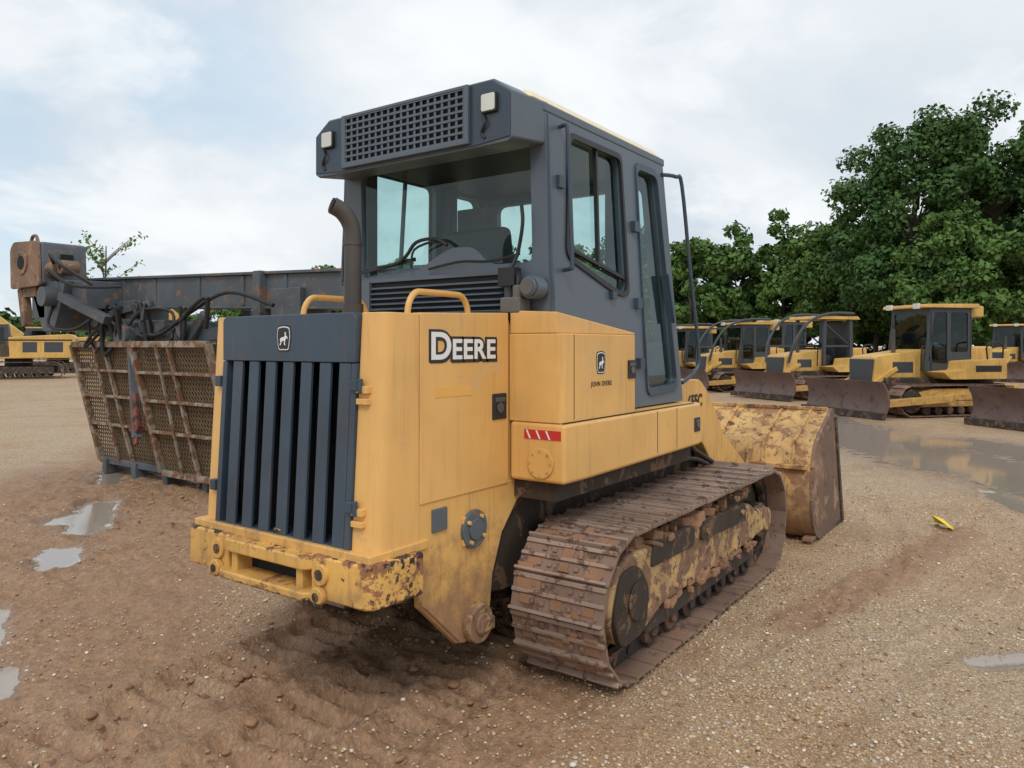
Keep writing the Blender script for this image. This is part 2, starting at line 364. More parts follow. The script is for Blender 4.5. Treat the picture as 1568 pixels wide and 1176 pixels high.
# --- hood top: rails, exhaust
for i,(y,x0,x1) in enumerate(((2.30,2.45,2.88),(3.0,2.45,2.88))):
    LP(MB().tube([(x0,y,1.73),(x0+.01,y,1.79),(x0+.05,y,1.838),(x0+.12,y,1.845),(x1-.12,y,1.845),(x1-.05,y,1.838),(x1-.01,y,1.79),(x1,y,1.73)],.0145,10,3),f'hood_handrail_{i+1}','yellow')
LP(MB().tube([(2.5,2.70,1.70),(2.5,2.70,1.9),(2.5,2.70,2.10),(2.49,2.705,2.18),(2.455,2.72,2.235),(2.41,2.74,2.262)],.041,20,4),'exhaust_pipe','pipe')
LP(MB().cyl((2.5,2.70,1.70),(2.5,2.70,1.80),.05,20).cyl((2.5,2.7,2.08),(2.5,2.7,2.095),.045,20),'exhaust_collar','pipe')
LP(MB().cyl((2.404,2.743,2.2645),(2.408,2.741,2.263),.036,20),'exhaust_opening','void')

# --- cab shell
def Ys(z): return 2.03-(2.75-z)*.045
sideout=[(3.14,1.70),(3.76,1.655),(3.79,1.62),(3.80,1.245),(4.66,1.245),(4.66,1.32),(4.50,2.75),(3.14,2.75)]
win=rp([(3.33,2.68),(3.895,2.68),(3.925,1.90),(3.80,1.90),(3.27,2.055)],[.05,.05,.07,.10,.06],5)
door=rp([(4.095,2.66),(4.375,2.66),(4.555,1.36),(4.13,1.34)],.06,5)
def ring(poly,g):
    cx=sum(p[0] for p in poly)/len(poly);cz=sum(p[1] for p in poly)/len(poly); out=[]
    for p in poly:
        d=Vector((p[0]-cx,p[1]-cz)); d=d*(1+g/d.length); out.append((cx+d.x,cz+d.y))
    return out
for i,(Y,sg) in enumerate(((lambda y:y,1),(my,-1))):
    f=lambda u,v,w,Y=Y:(u,Y(Ys(v)-w),v)
    LP(MB().mapped(plate(sideout,[win,door],.05),f),f'cab_side_wall_{i+1}','grey',.006,merge=True)
    LP(MB().mapped(plate(ring(win,.022),[ring(win,-.012)],.02),lambda u,v,w:f(u,v,w+.026)),f'side_window_gasket_{i+1}','black',.003,merge=True)
    LP(MB().mapped(plate(ring(door,.040),[ring(door,-.005)],.03),lambda u,v,w:f(u,v,w+.024)),f'door_frame_{i+1}','dark',.006,merge=True)
    LP(MB().mapped(sheet(win),f),f'side_window_glass_{i+1}','glass')
    LP(MB().mapped(sheet(door),f),f'door_glass_{i+1}','glass')
    mb=MB(); 
    for a,b in (((3.63,2.68),(3.61,2.03)),((3.30,2.10),(3.92,1.985))):
        mb.bar(f(a[0],a[1],.012),f(b[0],b[1],.012),.018,.022,(0,1,0))
    LP(mb,f'sliding_window_bars_{i+1}','black')
    LP(MB().mapped(plate(rp([(4.14,1.36),(4.56,1.38),(4.53,1.62),(4.15,1.62)],.03,3),[],.01),lambda u,v,w:f(u,v,w-.02)),f'door_kick_panel_{i+1}','black')
    ho=.085 if i==0 else .12
    mb=MB(); mb.tube([f(3.235,2.70,.03),f(3.225,2.70,ho-.01),f(3.22,2.66,ho),f(3.22,2.4,ho),f(3.215,2.02,ho),f(3.215,1.985,ho-.01),f(3.225,1.98,.03)],.011,8,3)
    mb.tube([(4.47,Y(2.0),2.69),(4.58,Y(1.95),2.69),(4.63,Y(1.93),2.64),(4.72,Y(1.91),2.1),(4.84,Y(1.90),1.58),(4.82,Y(1.91),1.44),(4.68,Y(1.95),1.36)],.013,8,4)
    for zz in (1.5,1.85,2.3): mb.box(4.0,4.06,Y(Ys(zz)-.055),Y(Ys(zz)-.02),zz-.03,zz+.03)
    mb.bar(f(4.45,2.05,.035),f(4.52,1.75,.035),.03,.05,(0,1,0))
    mb.box(3.70,3.75,Y(Ys(1.88)-.05),Y(Ys(1.88)-.02),1.86,1.90)
    mb.box(3.19,3.245,Y(Ys(2.42)-.045),Y(Ys(2.42)-.02),2.39,2.45)
    LP(mb,f'grab_rails_and_hinges_{i+1}','dark')
y0=2.005;y1=my(y0)
rw=[(y0-.02,1.70),(y1+.02,1.70),(y1-.005,2.75),(y0+.005,2.75)]
rwin=rp([(2.085,2.02),(2.36,2.02),(2.45,2.12),(2.62,2.13),(2.85,2.02),(3.29,2.0),(3.30,2.62),(2.10,2.62)],[.04,.06,.05,.06,.06,.05,.04,.04],4)
LP(MB().mapped(plate(rw,[rwin],.05),lambda u,v,w:(3.145+w,u,v)),'cab_rear_wall','grey',.006,merge=True)
LP(MB().mapped(sheet(rwin),lambda u,v,w:(3.14+w,u,v)),'rear_window_glass','glass')
mb=MB()
for k in range(6): mb.add([(3.12,2.25,1.785+k*.03),(3.12,3.2,1.785+k*.03),(3.095,3.2,1.775+k*.03),(3.095,2.25,1.775+k*.03),(3.12,2.25,1.793+k*.03),(3.12,3.2,1.793+k*.03)],[(0,1,2,3),(3,2,5,4),(0,3,4),(1,5,2)])
mb.box(3.09,3.12,2.2,2.235,1.76,1.97).box(3.09,3.12,3.2,3.235,1.76,1.97).box(3.10,3.12,2.2,3.24,1.965,1.985)
LP(mb,'rear_louvres','grey')
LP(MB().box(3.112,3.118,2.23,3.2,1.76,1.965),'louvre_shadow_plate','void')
fw=[(y0-.03,1.245),(y1+.03,1.245),(y1,2.75),(y0,2.75)]
fwin=rp([(2.10,1.5),(3.34,1.5),(3.30,2.62),(2.14,2.62)],.06,4)
FX=lambda v:4.655-(v-1.32)*.112
LP(MB().mapped(plate(fw,[fwin],.05),lambda u,v,w:(FX(v)-.02+w,u,v)),'cab_front_wall','grey',merge=True)
LP(MB().mapped(sheet(fwin),lambda u,v,w:(FX(v)-.02+w,u,v)),'windshield_glass','glass')
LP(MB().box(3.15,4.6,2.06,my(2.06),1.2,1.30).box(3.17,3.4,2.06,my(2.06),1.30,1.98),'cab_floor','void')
LP(MB().box(3.15,4.45,2.05,my(2.05),2.68,2.735),'headliner','black')
mb=MB()
for Y in (lambda y:y,my):
    mb.box(3.95,4.03,min(Y(2.06),Y(2.13)),max(Y(2.06),Y(2.13)),1.3,2.7); mb.box(3.19,3.27,min(Y(2.06),Y(2.13)),max(Y(2.06),Y(2.13)),1.9,2.7)
mb.bar((4.60,2.9,1.5),(4.50,2.9,2.68),.05,.05)
LP(mb,'cab_inner_posts','black',.01)
mb=MB().prism(rp([(3.50,1.70),(3.95,1.68),(4.0,1.80),(3.62,1.82),(3.55,2.28),(3.44,2.28)],.04,3),'y',2.52,2.94)
mb.box(3.45,3.52,2.62,2.84,2.27,2.40).box(3.6,3.95,2.55,2.9,1.3,1.68).box(3.55,4.1,2.36,2.48,1.3,1.90).box(3.55,4.1,2.96,3.08,1.3,1.90)
mb.box(4.2,4.5,2.5,2.95,1.3,1.80).cyl((4.0,2.42,1.9),(3.98,2.42,2.05),.02,10).cyl((4.0,3.02,1.9),(3.98,3.02,2.05),.02,10)
LP(mb,'operator_seat_and_console','black',.02)
# roof
LP(MB().box(3.10,4.53,2.005,my(2.005),2.75,2.80),'roof_gutter','grey',.012)
LP(MB().prism(rp([(3.0,2.015),(3.0,my(2.015)),(4.52,my(2.015)),(4.52,2.015)],.04,4),'z',2.80,2.846,rp([(3.02,2.05),(3.02,my(2.05)),(4.47,my(2.05)),(4.47,2.05)],.04,4)),'roof_panel','roof',.01)
vp=[(2.145,2.872),(2.03,2.795),(2.03,2.575),(2.06,2.556),(2.26,2.553),(my(2.26),2.553),(my(2.06),2.556),(my(2.03),2.575),(my(2.03),2.795),(my(2.145),2.872)]
vp2=[(2.10,2.855),(2.008,2.80),(2.008,2.60),(2.02,2.60),(2.26,2.60),(my(2.26),2.60),(my(2.02),2.60),(my(2.008),2.60),(my(2.008),2.80),(my(2.10),2.855)]
LP(MB().prism(vp,'x',2.872,3.16,vp2),'air_unit_housing','grey',.01)
vin=[(2.148,2.860),(2.042,2.788),(2.042,2.582),(2.26,2.565),(my(2.26),2.565),(my(2.042),2.582),(my(2.042),2.788),(my(2.148),2.860)]
LP(MB().prism(vin,'x',2.866,2.873),'air_unit_rear_face','dark',.002)
LP(MB().mapped(plate([(2.275,2.575),(3.165,2.575),(3.165,2.862),(2.275,2.862)],[[(2.305,2.60),(3.135,2.60),(3.135,2.845),(2.305,2.845)]],.022),lambda u,v,w:(2.855+w,u,v)),'air_grille_frame','grey',.004,merge=True)
LP(MB().box(2.862,2.8655,2.3,3.14,2.59,2.85),'air_grille_backing','void')
mb=MB()
for k in range(19): y=2.305+.83*k/18; mb.box(2.8505,2.8535,y-.007,y+.007,2.60,2.845)
for k in range(8): z=2.60+.245*k/7; mb.box(2.8475,2.8505,2.305,3.135,z-.006,z+.006)
LP(mb,'air_grille_mesh','grey')
mb=MB();ml=MB()
for y in (2.155,my(2.155)):
    mb.prism(rp([(y-.046,2.705),(y+.046,2.705),(y+.046,2.80),(y-.046,2.80)],.01,2),'x',2.848,2.87)
    ml.prism(rp([(y-.040,2.712),(y+.040,2.712),(y+.040,2.794),(y-.040,2.794)],.01,2),'x',2.842,2.849)
    mb.tube([(2.86,y+.04,2.70),(2.85,y+.02,2.66),(2.86,y+.05,2.62),(2.865,y+.03,2.59)],.008,6,3)
LP(mb,'work_lamps','black',.004);LP(ml,'work_lamp_lenses','lens',.003)
LP(MB().tube([(3.11,3.25,2.05),(3.09,3.0,2.06),(3.08,2.90,2.10),(3.085,2.83,2.17),(3.09,2.70,2.18),(3.10,2.62,2.14)],.010,8,4).tube([(3.09,2.87,2.03),(3.08,2.84,2.13),(3.09,2.70,2.17)],.007,6,4)
   .bar((3.10,3.28,2.03),(3.10,2.85,2.08),.012,.02),'rear_wiper','black')
LP(MB().cyl((3.02,2.035,1.885),(3.10,2.035,1.885),.056,24).cyl((3.0,2.035,1.885),(3.02,2.035,1.885),.045,24),'horn_lamp','grey',.004)
LP(MB().cyl((2.994,2.035,1.885),(3.0,2.035,1.885),.036,20),'horn_lens','pot')
LP(MB().tube([(3.09,2.13,2.30),(3.07,2.11,2.2),(3.08,2.15,2.05),(3.05,2.18,1.95),(3.08,2.16,1.80)],.010,6,4).tube([(3.09,2.16,1.98),(3.05,2.12,1.92),(3.04,2.14,1.80),(3.0,2.17,1.74)],.012,6,4)
   .tube([(3.1,2.75,2.02),(3.06,2.5,2.04),(3.06,2.3,2.03),(3.09,2.14,2.06)],.007,6,4).box(3.04,3.10,2.14,2.24,1.90,1.99),'cab_hoses','black')
LP(MB().cyl((3.05,2.12,1.83),(3.05,2.12,1.90),.03,12).box(3.0,3.1,2.08,2.2,1.76,1.84),'filter_pot','pot',.01)
LP(MB().box(3.0,3.13,2.15,my(2.15),1.70,1.775),'cab_cowl','black',.01)

# --- tracks
def trackobj(parent,prefix,xr,xf,zc,r,y0,y1,ns,full,mt,off=None,md=None,mplug=None,mg=None):
    P=2*(xf-xr)+2*math.pi*r; pitch=P/ns; rm=r-.03
    a=MB();lk=MB();pg=MB();gr=MB() if full else a
    cy=(y0+y1)/2; hw=(y1-y0)/2
    for k in range(ns):
        s=(k+.35)*pitch; Lh=xf-xr
        if s<Lh: p=(xf-s,zc+rm);t=(-1,0);n_=(0,1)
        elif s<Lh+math.pi*r:
            th=(s-Lh)/r; n_=(-math.sin(th),math.cos(th)); t=(-math.cos(th),-math.sin(th)); p=(xr+n_[0]*rm,zc+n_[1]*rm)
        elif s<2*Lh+math.pi*r: p=(xr+(s-Lh-math.pi*r),zc-rm);t=(1,0);n_=(0,-1)
        else:
            th=math.pi+(s-2*Lh-math.pi*r)/r; n_=(-math.sin(th),math.cos(th)); t=(-math.cos(th),-math.sin(th)); p=(xf+n_[0]*rm,zc+n_[1]*rm)
        T=Vector((t[0],0,t[1]));Nn=Vector((n_[0],0,n_[1]));Yv=Vector((0,1,0));C=Vector((p[0],cy,p[1]))
        if full:
            jt=random.uniform(-.004,.004); C=C+Nn*jt*.5+Yv*jt
        a.obox(C,T,Yv,Nn,pitch*.465,hw,.008)
        gr.obox(C+T*pitch*.44+Nn*.016,T,Yv,Nn,.008,hw-.0015,.017)
        if full:
            gr.obox(C+T*pitch*-.02+Nn*.012,T,Yv,Nn,.010,hw-.0015,.010)
            gr.obox(C-T*pitch*.40+Nn*.009,T,Yv,Nn,.012,hw-.0015,.010)
            for sy in (-.10,.10):
                for q in (-.22,.2): 
                    for dy in (-.028,.028): a.obox(C+T*pitch*q+Yv*(sy+dy)+Nn*.012,T,Yv,Nn,.011,.011,.008)
            for sy in (-.165,.0,.165):
                w_=.045 if sy else .03
                a_=random.uniform(.7,1.1)
                pg.obox(C+T*pitch*.17+Yv*sy+Nn*.0085,T,Yv,Nn,.028*a_,w_*a_,.004)
                if random.random()<.6: pg.obox(C-T*pitch*.2+Yv*(sy+random.uniform(-.03,.03))+Nn*.0085,T,Yv,Nn,.024,w_*random.uniform(.6,1.5),.006)
            for q in range(5):
                if random.random()<.75: pg.obox(C+T*pitch*random.uniform(-.3,.35)+Yv*random.uniform(-hw*.9,hw*.9)+Nn*.010,(T+Yv*random.uniform(-.6,.6)),Yv,Nn,random.uniform(.008,.024),random.uniform(.01,.05),random.uniform(.005,.013))
            for sy in (-.09,.09): lk.obox(C-Nn*.045+Yv*sy,T,Yv,Nn,pitch*.48,.022,.036)
            lk.cyl(C-Nn*.05+T*pitch*.5-Yv*.12,C-Nn*.05+T*pitch*.5+Yv*.12,.022,8)
    a.obj(prefix+'_shoes',parent,mt,.002 if full else 0,seg=1,off=off)
    if full:
        gr.obj(prefix+'_grousers',parent,mg,.003,seg=1,off=off)
        lk.obj(prefix+'_links',parent,md,0,off=off); pg.obj(prefix+'_packed_mud',parent,mplug,.003,off=off)
for i,(ya,yb) in enumerate(((1.575,2.07),(my(2.07),my(1.575)))):
    trackobj(L,f'track_{i+1}',3.27,5.40,.37,.37,ya,yb,36,True,M['track'],None,M['trackdark'],M['mudplug'],M['grouser'])
    cy=(ya+yb)/2; out=-1 if i==0 else 1
    mb=MB()
    for x,r_ in ((3.27,.27),(5.40,.28)):
        mb.cyl((x,cy-.05,.37),(x,cy+.05,.37),r_,32); mb.cyl((x,cy-.17,.37),(x,cy+.17,.37),.12,24)
    for k in range(7): 
        x=3.62+k*.25; mb.cyl((x,cy-.15,.135),(x,cy+.15,.135),.085,20); mb.cyl((x,cy-.175,.135),(x,cy+.175,.135),.04,14)
    for x in (3.95,4.7): mb.cyl((x,cy-.14,.61),(x,cy+.14,.61),.065,16)
    LP(mb,f'rollers_and_wheels_{i+1}','trackdark',.01)
    o0,o1=(cy+out*.10,cy+out*.215)
    LP(MB().prism(rp([(3.02,.38),(3.08,.55),(3.22,.615),(3.95,.585),(4.55,.575),(5.02,.555),(5.12,.50),(5.12,.30),(3.60,.27),(3.40,.20),(3.12,.20)],[.06,.06,.06,.03,.03,.04,.03,.03,.05,.08,.08],4),'y',min(o0,o1),max(o0,o1)),f'track_frame_{i+1}','yellow_worn',.03,seg=4)
    LP(MB().prism(rp([(3.24,.56),(4.98,.52),(4.98,.60),(4.60,.66),(3.40,.68)],.03,3),'y',cy-.12,cy+.12),f'track_frame_top_{i+1}','belly',.02)
    LP(MB().prism(rp([(3.45,.16),(5.15,.17),(5.15,.27),(3.45,.25)],.03,3),'y',cy+out*.15,cy+out*.19),f'roller_guard_{i+1}','trackdark',.006)
    LP(MB().prism(rp([(3.04,.36),(3.12,.55),(3.30,.56),(3.42,.42),(3.38,.22),(3.12,.20)],.06,4),'y',cy+out*.20,cy+out*.232).cyl((3.27,cy+out*.232,.39),(3.27,cy+out*.245,.39),.09,24),f'final_drive_cover_{i+1}','belly',.01)
    LP(MB().prism(rp([(4.10,.50),(4.86,.47),(4.86,.585),(4.12,.605)],.03,3),'y',cy+out*.20,cy+out*.235).prism(rp([(3.45,.50),(4.02,.49),(4.02,.60),(3.50,.63)],.03,3),'y',cy+out*.12,cy+out*.225),f'frame_cover_plate_{i+1}','belly',.01)
    mb=MB()
    for x in (3.55,3.78,3.98,4.2,4.45,4.7,4.95): mb.cyl((x,cy+out*.212,.33),(x,cy+out*.228,.33),.016,8)
    for x in (4.18,4.78): mb.cyl((x,cy+out*.232,.545),(x,cy+out*.25,.54),.018,8)
    LP(mb,f'frame_bolts_{i+1}','yellow_worn')
    LP(MB().prism(rp([(5.10,.30),(5.42,.32),(5.48,.40),(5.40,.48),(5.10,.47)],.05,3),'y',cy+out*.14,cy+out*.20).cyl((5.40,cy+out*.12,.38),(5.40,cy+out*.215,.38),.08,20),f'idler_yoke_{i+1}','yellow_worn',.012)
    LP(MB().box(4.9,5.35,cy-.1,cy+.1,.52,.62),f'recoil_housing_{i+1}','yellow_worn',.03)
    mb=MB(); rd=random.Random(20+i)
    for k in range(80):
        x=rd.uniform(3.3,5.1); mb.obox((x,cy+rd.uniform(-.05,.2)*out,.615+rd.uniform(-.02,.025)),(1,rd.uniform(-.5,.5),rd.uniform(-.4,.4)),(rd.uniform(-.4,.4),1,0),(0,rd.uniform(-.3,.3),1),rd.uniform(.015,.06),rd.uniform(.015,.05),rd.uniform(.01,.03))
    for k in range(60):
        x=rd.uniform(3.4,5.1); mb.obox((x,cy+out*rd.uniform(.19,.225),.275+rd.uniform(-.02,.03)),(1,0,rd.uniform(-.4,.4)),(0,1,0),(0,rd.uniform(-.3,.3),1),rd.uniform(.01,.05),rd.uniform(.008,.02),rd.uniform(.01,.022))
    LP(mb,f'mud_on_frame_{i+1}','mudplug',.008)

# --- loader arms and bucket
arm=rp([(4.72,.95),(4.80,1.30),(4.92,1.37),(5.26,1.36),(5.45,1.24),(5.75,.92),(6.40,.55),(6.42,.32),(6.30,.30),(5.60,.62),(5.30,.90),(4.95,.93)],.05,3)
for i,Y in enumerate((lambda y:y,my)):
    LP(MB().prism(arm,'y',min(Y(2.05),Y(2.17)),max(Y(2.05),Y(2.17))),f'lift_arm_{i+1}','yellow_low',.015)
    LP(MB().cyl((5.05,Y(2.02),1.12),(5.05,Y(2.06),1.12),.07,20).cyl((6.36,Y(2.0),.42),(6.36,Y(2.2),.42),.055,20),f'arm_pins_{i+1}','beam',.005)
    LP(MB().cyl((4.85,Y(2.35),.75),(5.6,Y(2.35),.8),.06,18).cyl((5.6,Y(2.35),.80),(6.3,Y(2.35),.85),.035,16),f'tilt_cylinder_{i+1}','black')
    LP(MB().tube([(4.72,Y(2.0),1.02),(4.85,Y(1.95),.92),(5.1,Y(2.02),.86),(5.5,Y(2.03),.72)],.018,8,4).tube([(4.68,Y(2.03),.98),(4.8,Y(1.98),.86),(5.1,Y(2.0),.80),(5.5,Y(2.03),.68)],.014,8,4),f'arm_hoses_{i+1}','black')
LP(MB().cyl((5.75,2.1,.78),(5.75,my(2.1),.78),.10,24).box(4.66,5.1,2.2,my(2.2),.6,1.23),'arm_crossmember','yellow_low',.01)
outer=[(7.02,1.055),(6.50,.82),(6.43,.76),(6.375,.62),(6.34,.46),(6.335,.33),(6.36,.20),(6.42,.09),(6.50,.03),(6.60,.0),(7.28,.0)]
inner=[(7.28,.03),(6.62,.03),(6.53,.06),(6.46,.115),(6.40,.21),(6.375,.33),(6.38,.46),(6.41,.61),(6.465,.735),(6.52,.79),(7.03,1.03)]
LP(MB().prism(outer+inner,'y',1.56,my(1.56)),'bucket_shell','bucket',.004)
side=outer+[(7.40,.0),(7.40,.06),(7.12,.98),(7.08,1.05)]
mb=MB()
for Y in (lambda y:y,my): mb.prism(side,'y',min(Y(1.535),Y(1.565)),max(Y(1.535),Y(1.565)))
LP(mb,'bucket_side_plates','rust',.005)
LP(MB().box(7.2,7.45,1.53,my(1.53),-.004,.032).prism([(7.10,.97),(7.16,.97),(7.44,.0),(7.36,.0)],'y',1.522,1.578).prism([(7.10,.97),(7.16,.97),(7.44,.0),(7.36,.0)],'y',my(1.578),my(1.522)),'bucket_cutting_edge','trackdark',.004)
mb=MB()
for y in (1.70,1.95,2.35,2.72,3.09,3.49,3.74): mb.prism([(6.98,1.05),(6.44,.83),(6.35,.60),(6.40,.60),(6.52,.80),(7.0,1.03)],'y',y-.012,y+.012)
mb.box(6.325,6.40,1.58,my(1.58),.60,.635)
for y in (2.05,2.2,my(2.2),my(2.05)): mb.prism([(6.25,.30),(6.25,.50),(6.40,.80),(6.42,.20)],'y',y-.02,y+.02)
mb.bar((6.99,1.57,1.05),(6.99,my(1.57),1.05),.05,.03)
mb.box(6.36,6.62,1.545,1.62,.02,.05)
LP(mb,'bucket_ribs','bucket',.004)

# ============================================================ DELIMBER (left)
DL=empty('delimber',(4.8,8.4,0),orig=True)
def DP(mb,name,mat,bevel=0,**k): return mb.obj(name,DL,M[mat],bevel,**k)
def PX(z): return 4.62+(1.6-z)*.20
def panel(ya,yb,nm,shift):
    f=lambda y,z,w=0:(PX(z)+shift-w,y+(1.6-z)*-.09,z)
    mb=MB(); z0,z1=.14,1.62
    for y in (ya,yb): mb.bar(f(y,z0),f(y,z1),.06,.07,(1,0,0))
    for z in (z0,.62,.98,1.30,z1): mb.bar(f(ya,z),f(yb,z),.035 if z not in (z0,z1) else .07,.05,(1,0,0))
    ym=(ya+yb)/2; mb.bar(f(ym,z0),f(ym,z1),.035,.05,(1,0,0))
    mb.bar(f(ym+.28,z0,.03),f(ym+.2,z1,.03),.03,.03,(1,0,0))
    DP(mb,nm+'_frame','galv',.006)
    m2=MB(); W=yb-ya;H=z1-z0; st=.055
    k=-int(H/st)-1
    while k*st<W:
        for sgn in (1,-1):
            a0=max(k*st,0);a1=min(k*st+H*.55,W)
            if a1>a0:
                za=(a0-k*st)/.55; zb=(a1-k*st)/.55
                if sgn==1: m2.bar(f(ya+a0,z0+za,-.04),f(ya+a1,z0+zb,-.04),.016,.006,(1,0,0))
                else: m2.bar(f(yb-a0,z0+za,-.043),f(yb-a1,z0+zb,-.043),.016,.006,(1,0,0))
        k+=1
    DP(m2,nm+'_expanded_metal','mesh')
    DP(MB().add([f(ya,z0,-.22),f(yb,z0,-.22),f(yb,z1,-.22),f(ya,z1,-.22)],[(0,1,2,3)]),nm+'_back_sheet','belly')
panel(8.55,10.12,'grate_outer',0); panel(6.98,8.47,'grate_inner',-.12)
mb=MB()
for y in (6.95,7.6,8.4,9.1,9.8): mb.box(4.85,5.2,y-.05,y+.05,-.02,.17)
mb.bar((5.05,6.8,.10),(5.05,9.95,.10),.12,.12); mb.bar((4.92,6.8,.14),(4.92,9.9,.14),.08,.08)
mb.box(5.15,5.30,7.2,7.35,0,2.0).box(5.15,5.30,9.2,9.35,0,2.0)
DP(mb,'grate_base_skid','beam',.01)
def B(y,dz): return (4.98,y,2.20+(y-7.5)*.032+dz)
DP(MB().bar(B(4.3,0),B(10.2,0),.26,.34),'main_beam','beam',.012)
DP(MB().bar(B(4.3,.18),B(10.3,.18),.34,.03).bar(B(4.3,-.175),B(9.6,-.175),.32,.025),'beam_flanges','beam',.006)
mb=MB()
for y in (5.2,6.2,6.9,7.7,8.6,9.3): mb.box(4.835,4.86,y-.03,y+.03,B(y,-.16)[2],B(y,.16)[2])
mb.box(4.78,5.18,5.9,6.35,B(6.1,-.34)[2],B(6.1,.02)[2]).box(4.76,5.2,6.5,6.62,B(6.5,-.3)[2],B(6.5,.2)[2])
mb.box(4.76,5.2,8.9,9.3,B(9.1,-.5)[2],B(9.1,-.1)[2])
DP(mb,'beam_brackets','beam',.01)
mb=MB()
mb.box(4.72,5.15,8.2,9.7,1.72,1.90).box(4.75,5.1,7.1,8.2,1.66,1.80).bar((4.7,9.0,1.9),(4.75,8.6,1.1),.14,.12).bar((4.75,7.4,1.95),(4.7,7.7,1.62),.10,.10)
mb.cyl((4.6,8.95,1.72),(5.2,8.95,1.72),.14,20).cyl((4.62,7.7,1.78),(5.2,7.7,1.78),.09,20).cyl((4.6,9.55,1.95),(5.2,9.55,1.95),.12,20)
mb.bar((4.65,8.75,1.6),(4.55,8.45,.55),.10,.08).bar((4.66,9.6,1.95),(4.8,8.6,2.1),.06,.08)
DP(mb,'saddle_frame','beam',.012)
mb=MB(); random.seed(3)
for k in range(11):
    y=7.0+random.random()*2.7; z=1.75+random.random()*.35
    pts=[(4.62,y,z)]
    for q in range(4): pts.append((4.5+random.random()*.25,pts[-1][1]+random.uniform(-.32,.18),1.5+random.random()*.6))
    mb.tube(pts,random.choice((.014,.018,.024)),8,5)
mb.tube([(4.7,6.2,2.0),(4.6,6.8,2.15),(4.6,7.5,1.95),(4.62,8.2,1.72),(4.6,8.8,1.9)],.022,8,5)
DP(mb,'hydraulic_hoses','black')
DP(MB().cyl((4.60,8.60,1.05),(4.56,8.48,.68),.055,20).cyl((4.56,8.48,.68),(4.52,8.42,.48),.025,12).box(4.52,4.62,8.40,8.58,.62,.70),'hydraulic_cylinder','redcyl',.01)
DP(MB().prism(rp([(10.07,2.34),(10.88,2.33),(10.90,2.84),(10.80,2.93),(10.12,2.90)],.05,3),'x',4.20,4.24),'head_face_plate','rust',.012)
DP(MB().prism(rp([(10.07,2.36),(10.86,2.35),(10.86,2.86),(10.78,2.92),(10.10,2.89)],.04,3),'x',4.24,4.78),'head_box','beam',.03)
mb=MB().cyl((4.18,10.52,2.65),(4.202,10.52,2.65),.15,28).cyl((4.36,9.86,2.55),(4.36,10.08,2.55),.10,24).cyl((4.30,9.75,2.56),(4.50,9.75,2.56),.085,24)
mb.tube([(4.35,10.65,2.92),(4.35,10.60,3.0),(4.35,10.50,3.0),(4.35,10.45,2.92)],.022,8,4)
mb.bar((4.3,10.75,2.34),(4.3,10.62,1.86),.10,.12).box(4.26,4.36,10.3,10.7,2.22,2.34)
DP(mb,'head_flange_and_lifting_eye','rust',.006)
DP(MB().cyl((4.170,10.52,2.65),(4.182,10.52,2.65),.085,24).cyl((4.294,9.75,2.56),(4.302,9.75,2.56),.035,20).box(4.45,4.6,10.06,10.069,2.5,2.75),'head_bore','void')
DP(MB().prism(rp([(9.9,1.80),(10.2,1.78),(10.55,2.38),(9.6,2.40)],.04,3),'x',4.30,4.9).box(4.3,4.9,10.15,10.5,1.95,2.36).cyl((4.15,9.9,2.2),(4.9,9.9,2.2),.12,20).box(4.4,4.9,9.3,9.9,2.05,2.38).bar((4.3,9.7,2.2),(4.5,9.0,1.9),.12,.10),'head_swivel','beam',.02)
DP(MB().tube([(4.3,9.9,2.6),(4.1,9.55,2.7),(4.1,9.3,2.55),(4.4,9.1,2.3)],.02,8,5).tube([(4.3,9.8,2.4),(4.05,9.5,2.5),(4.2,9.2,2.3),(4.6,8.9,2.3)],.02,8,5).tube([(4.3,9.9,2.1),(4.15,9.7,1.85),(4.3,9.4,1.8),(4.5,9.2,2.0)],.02,8,5),'head_hoses','black')

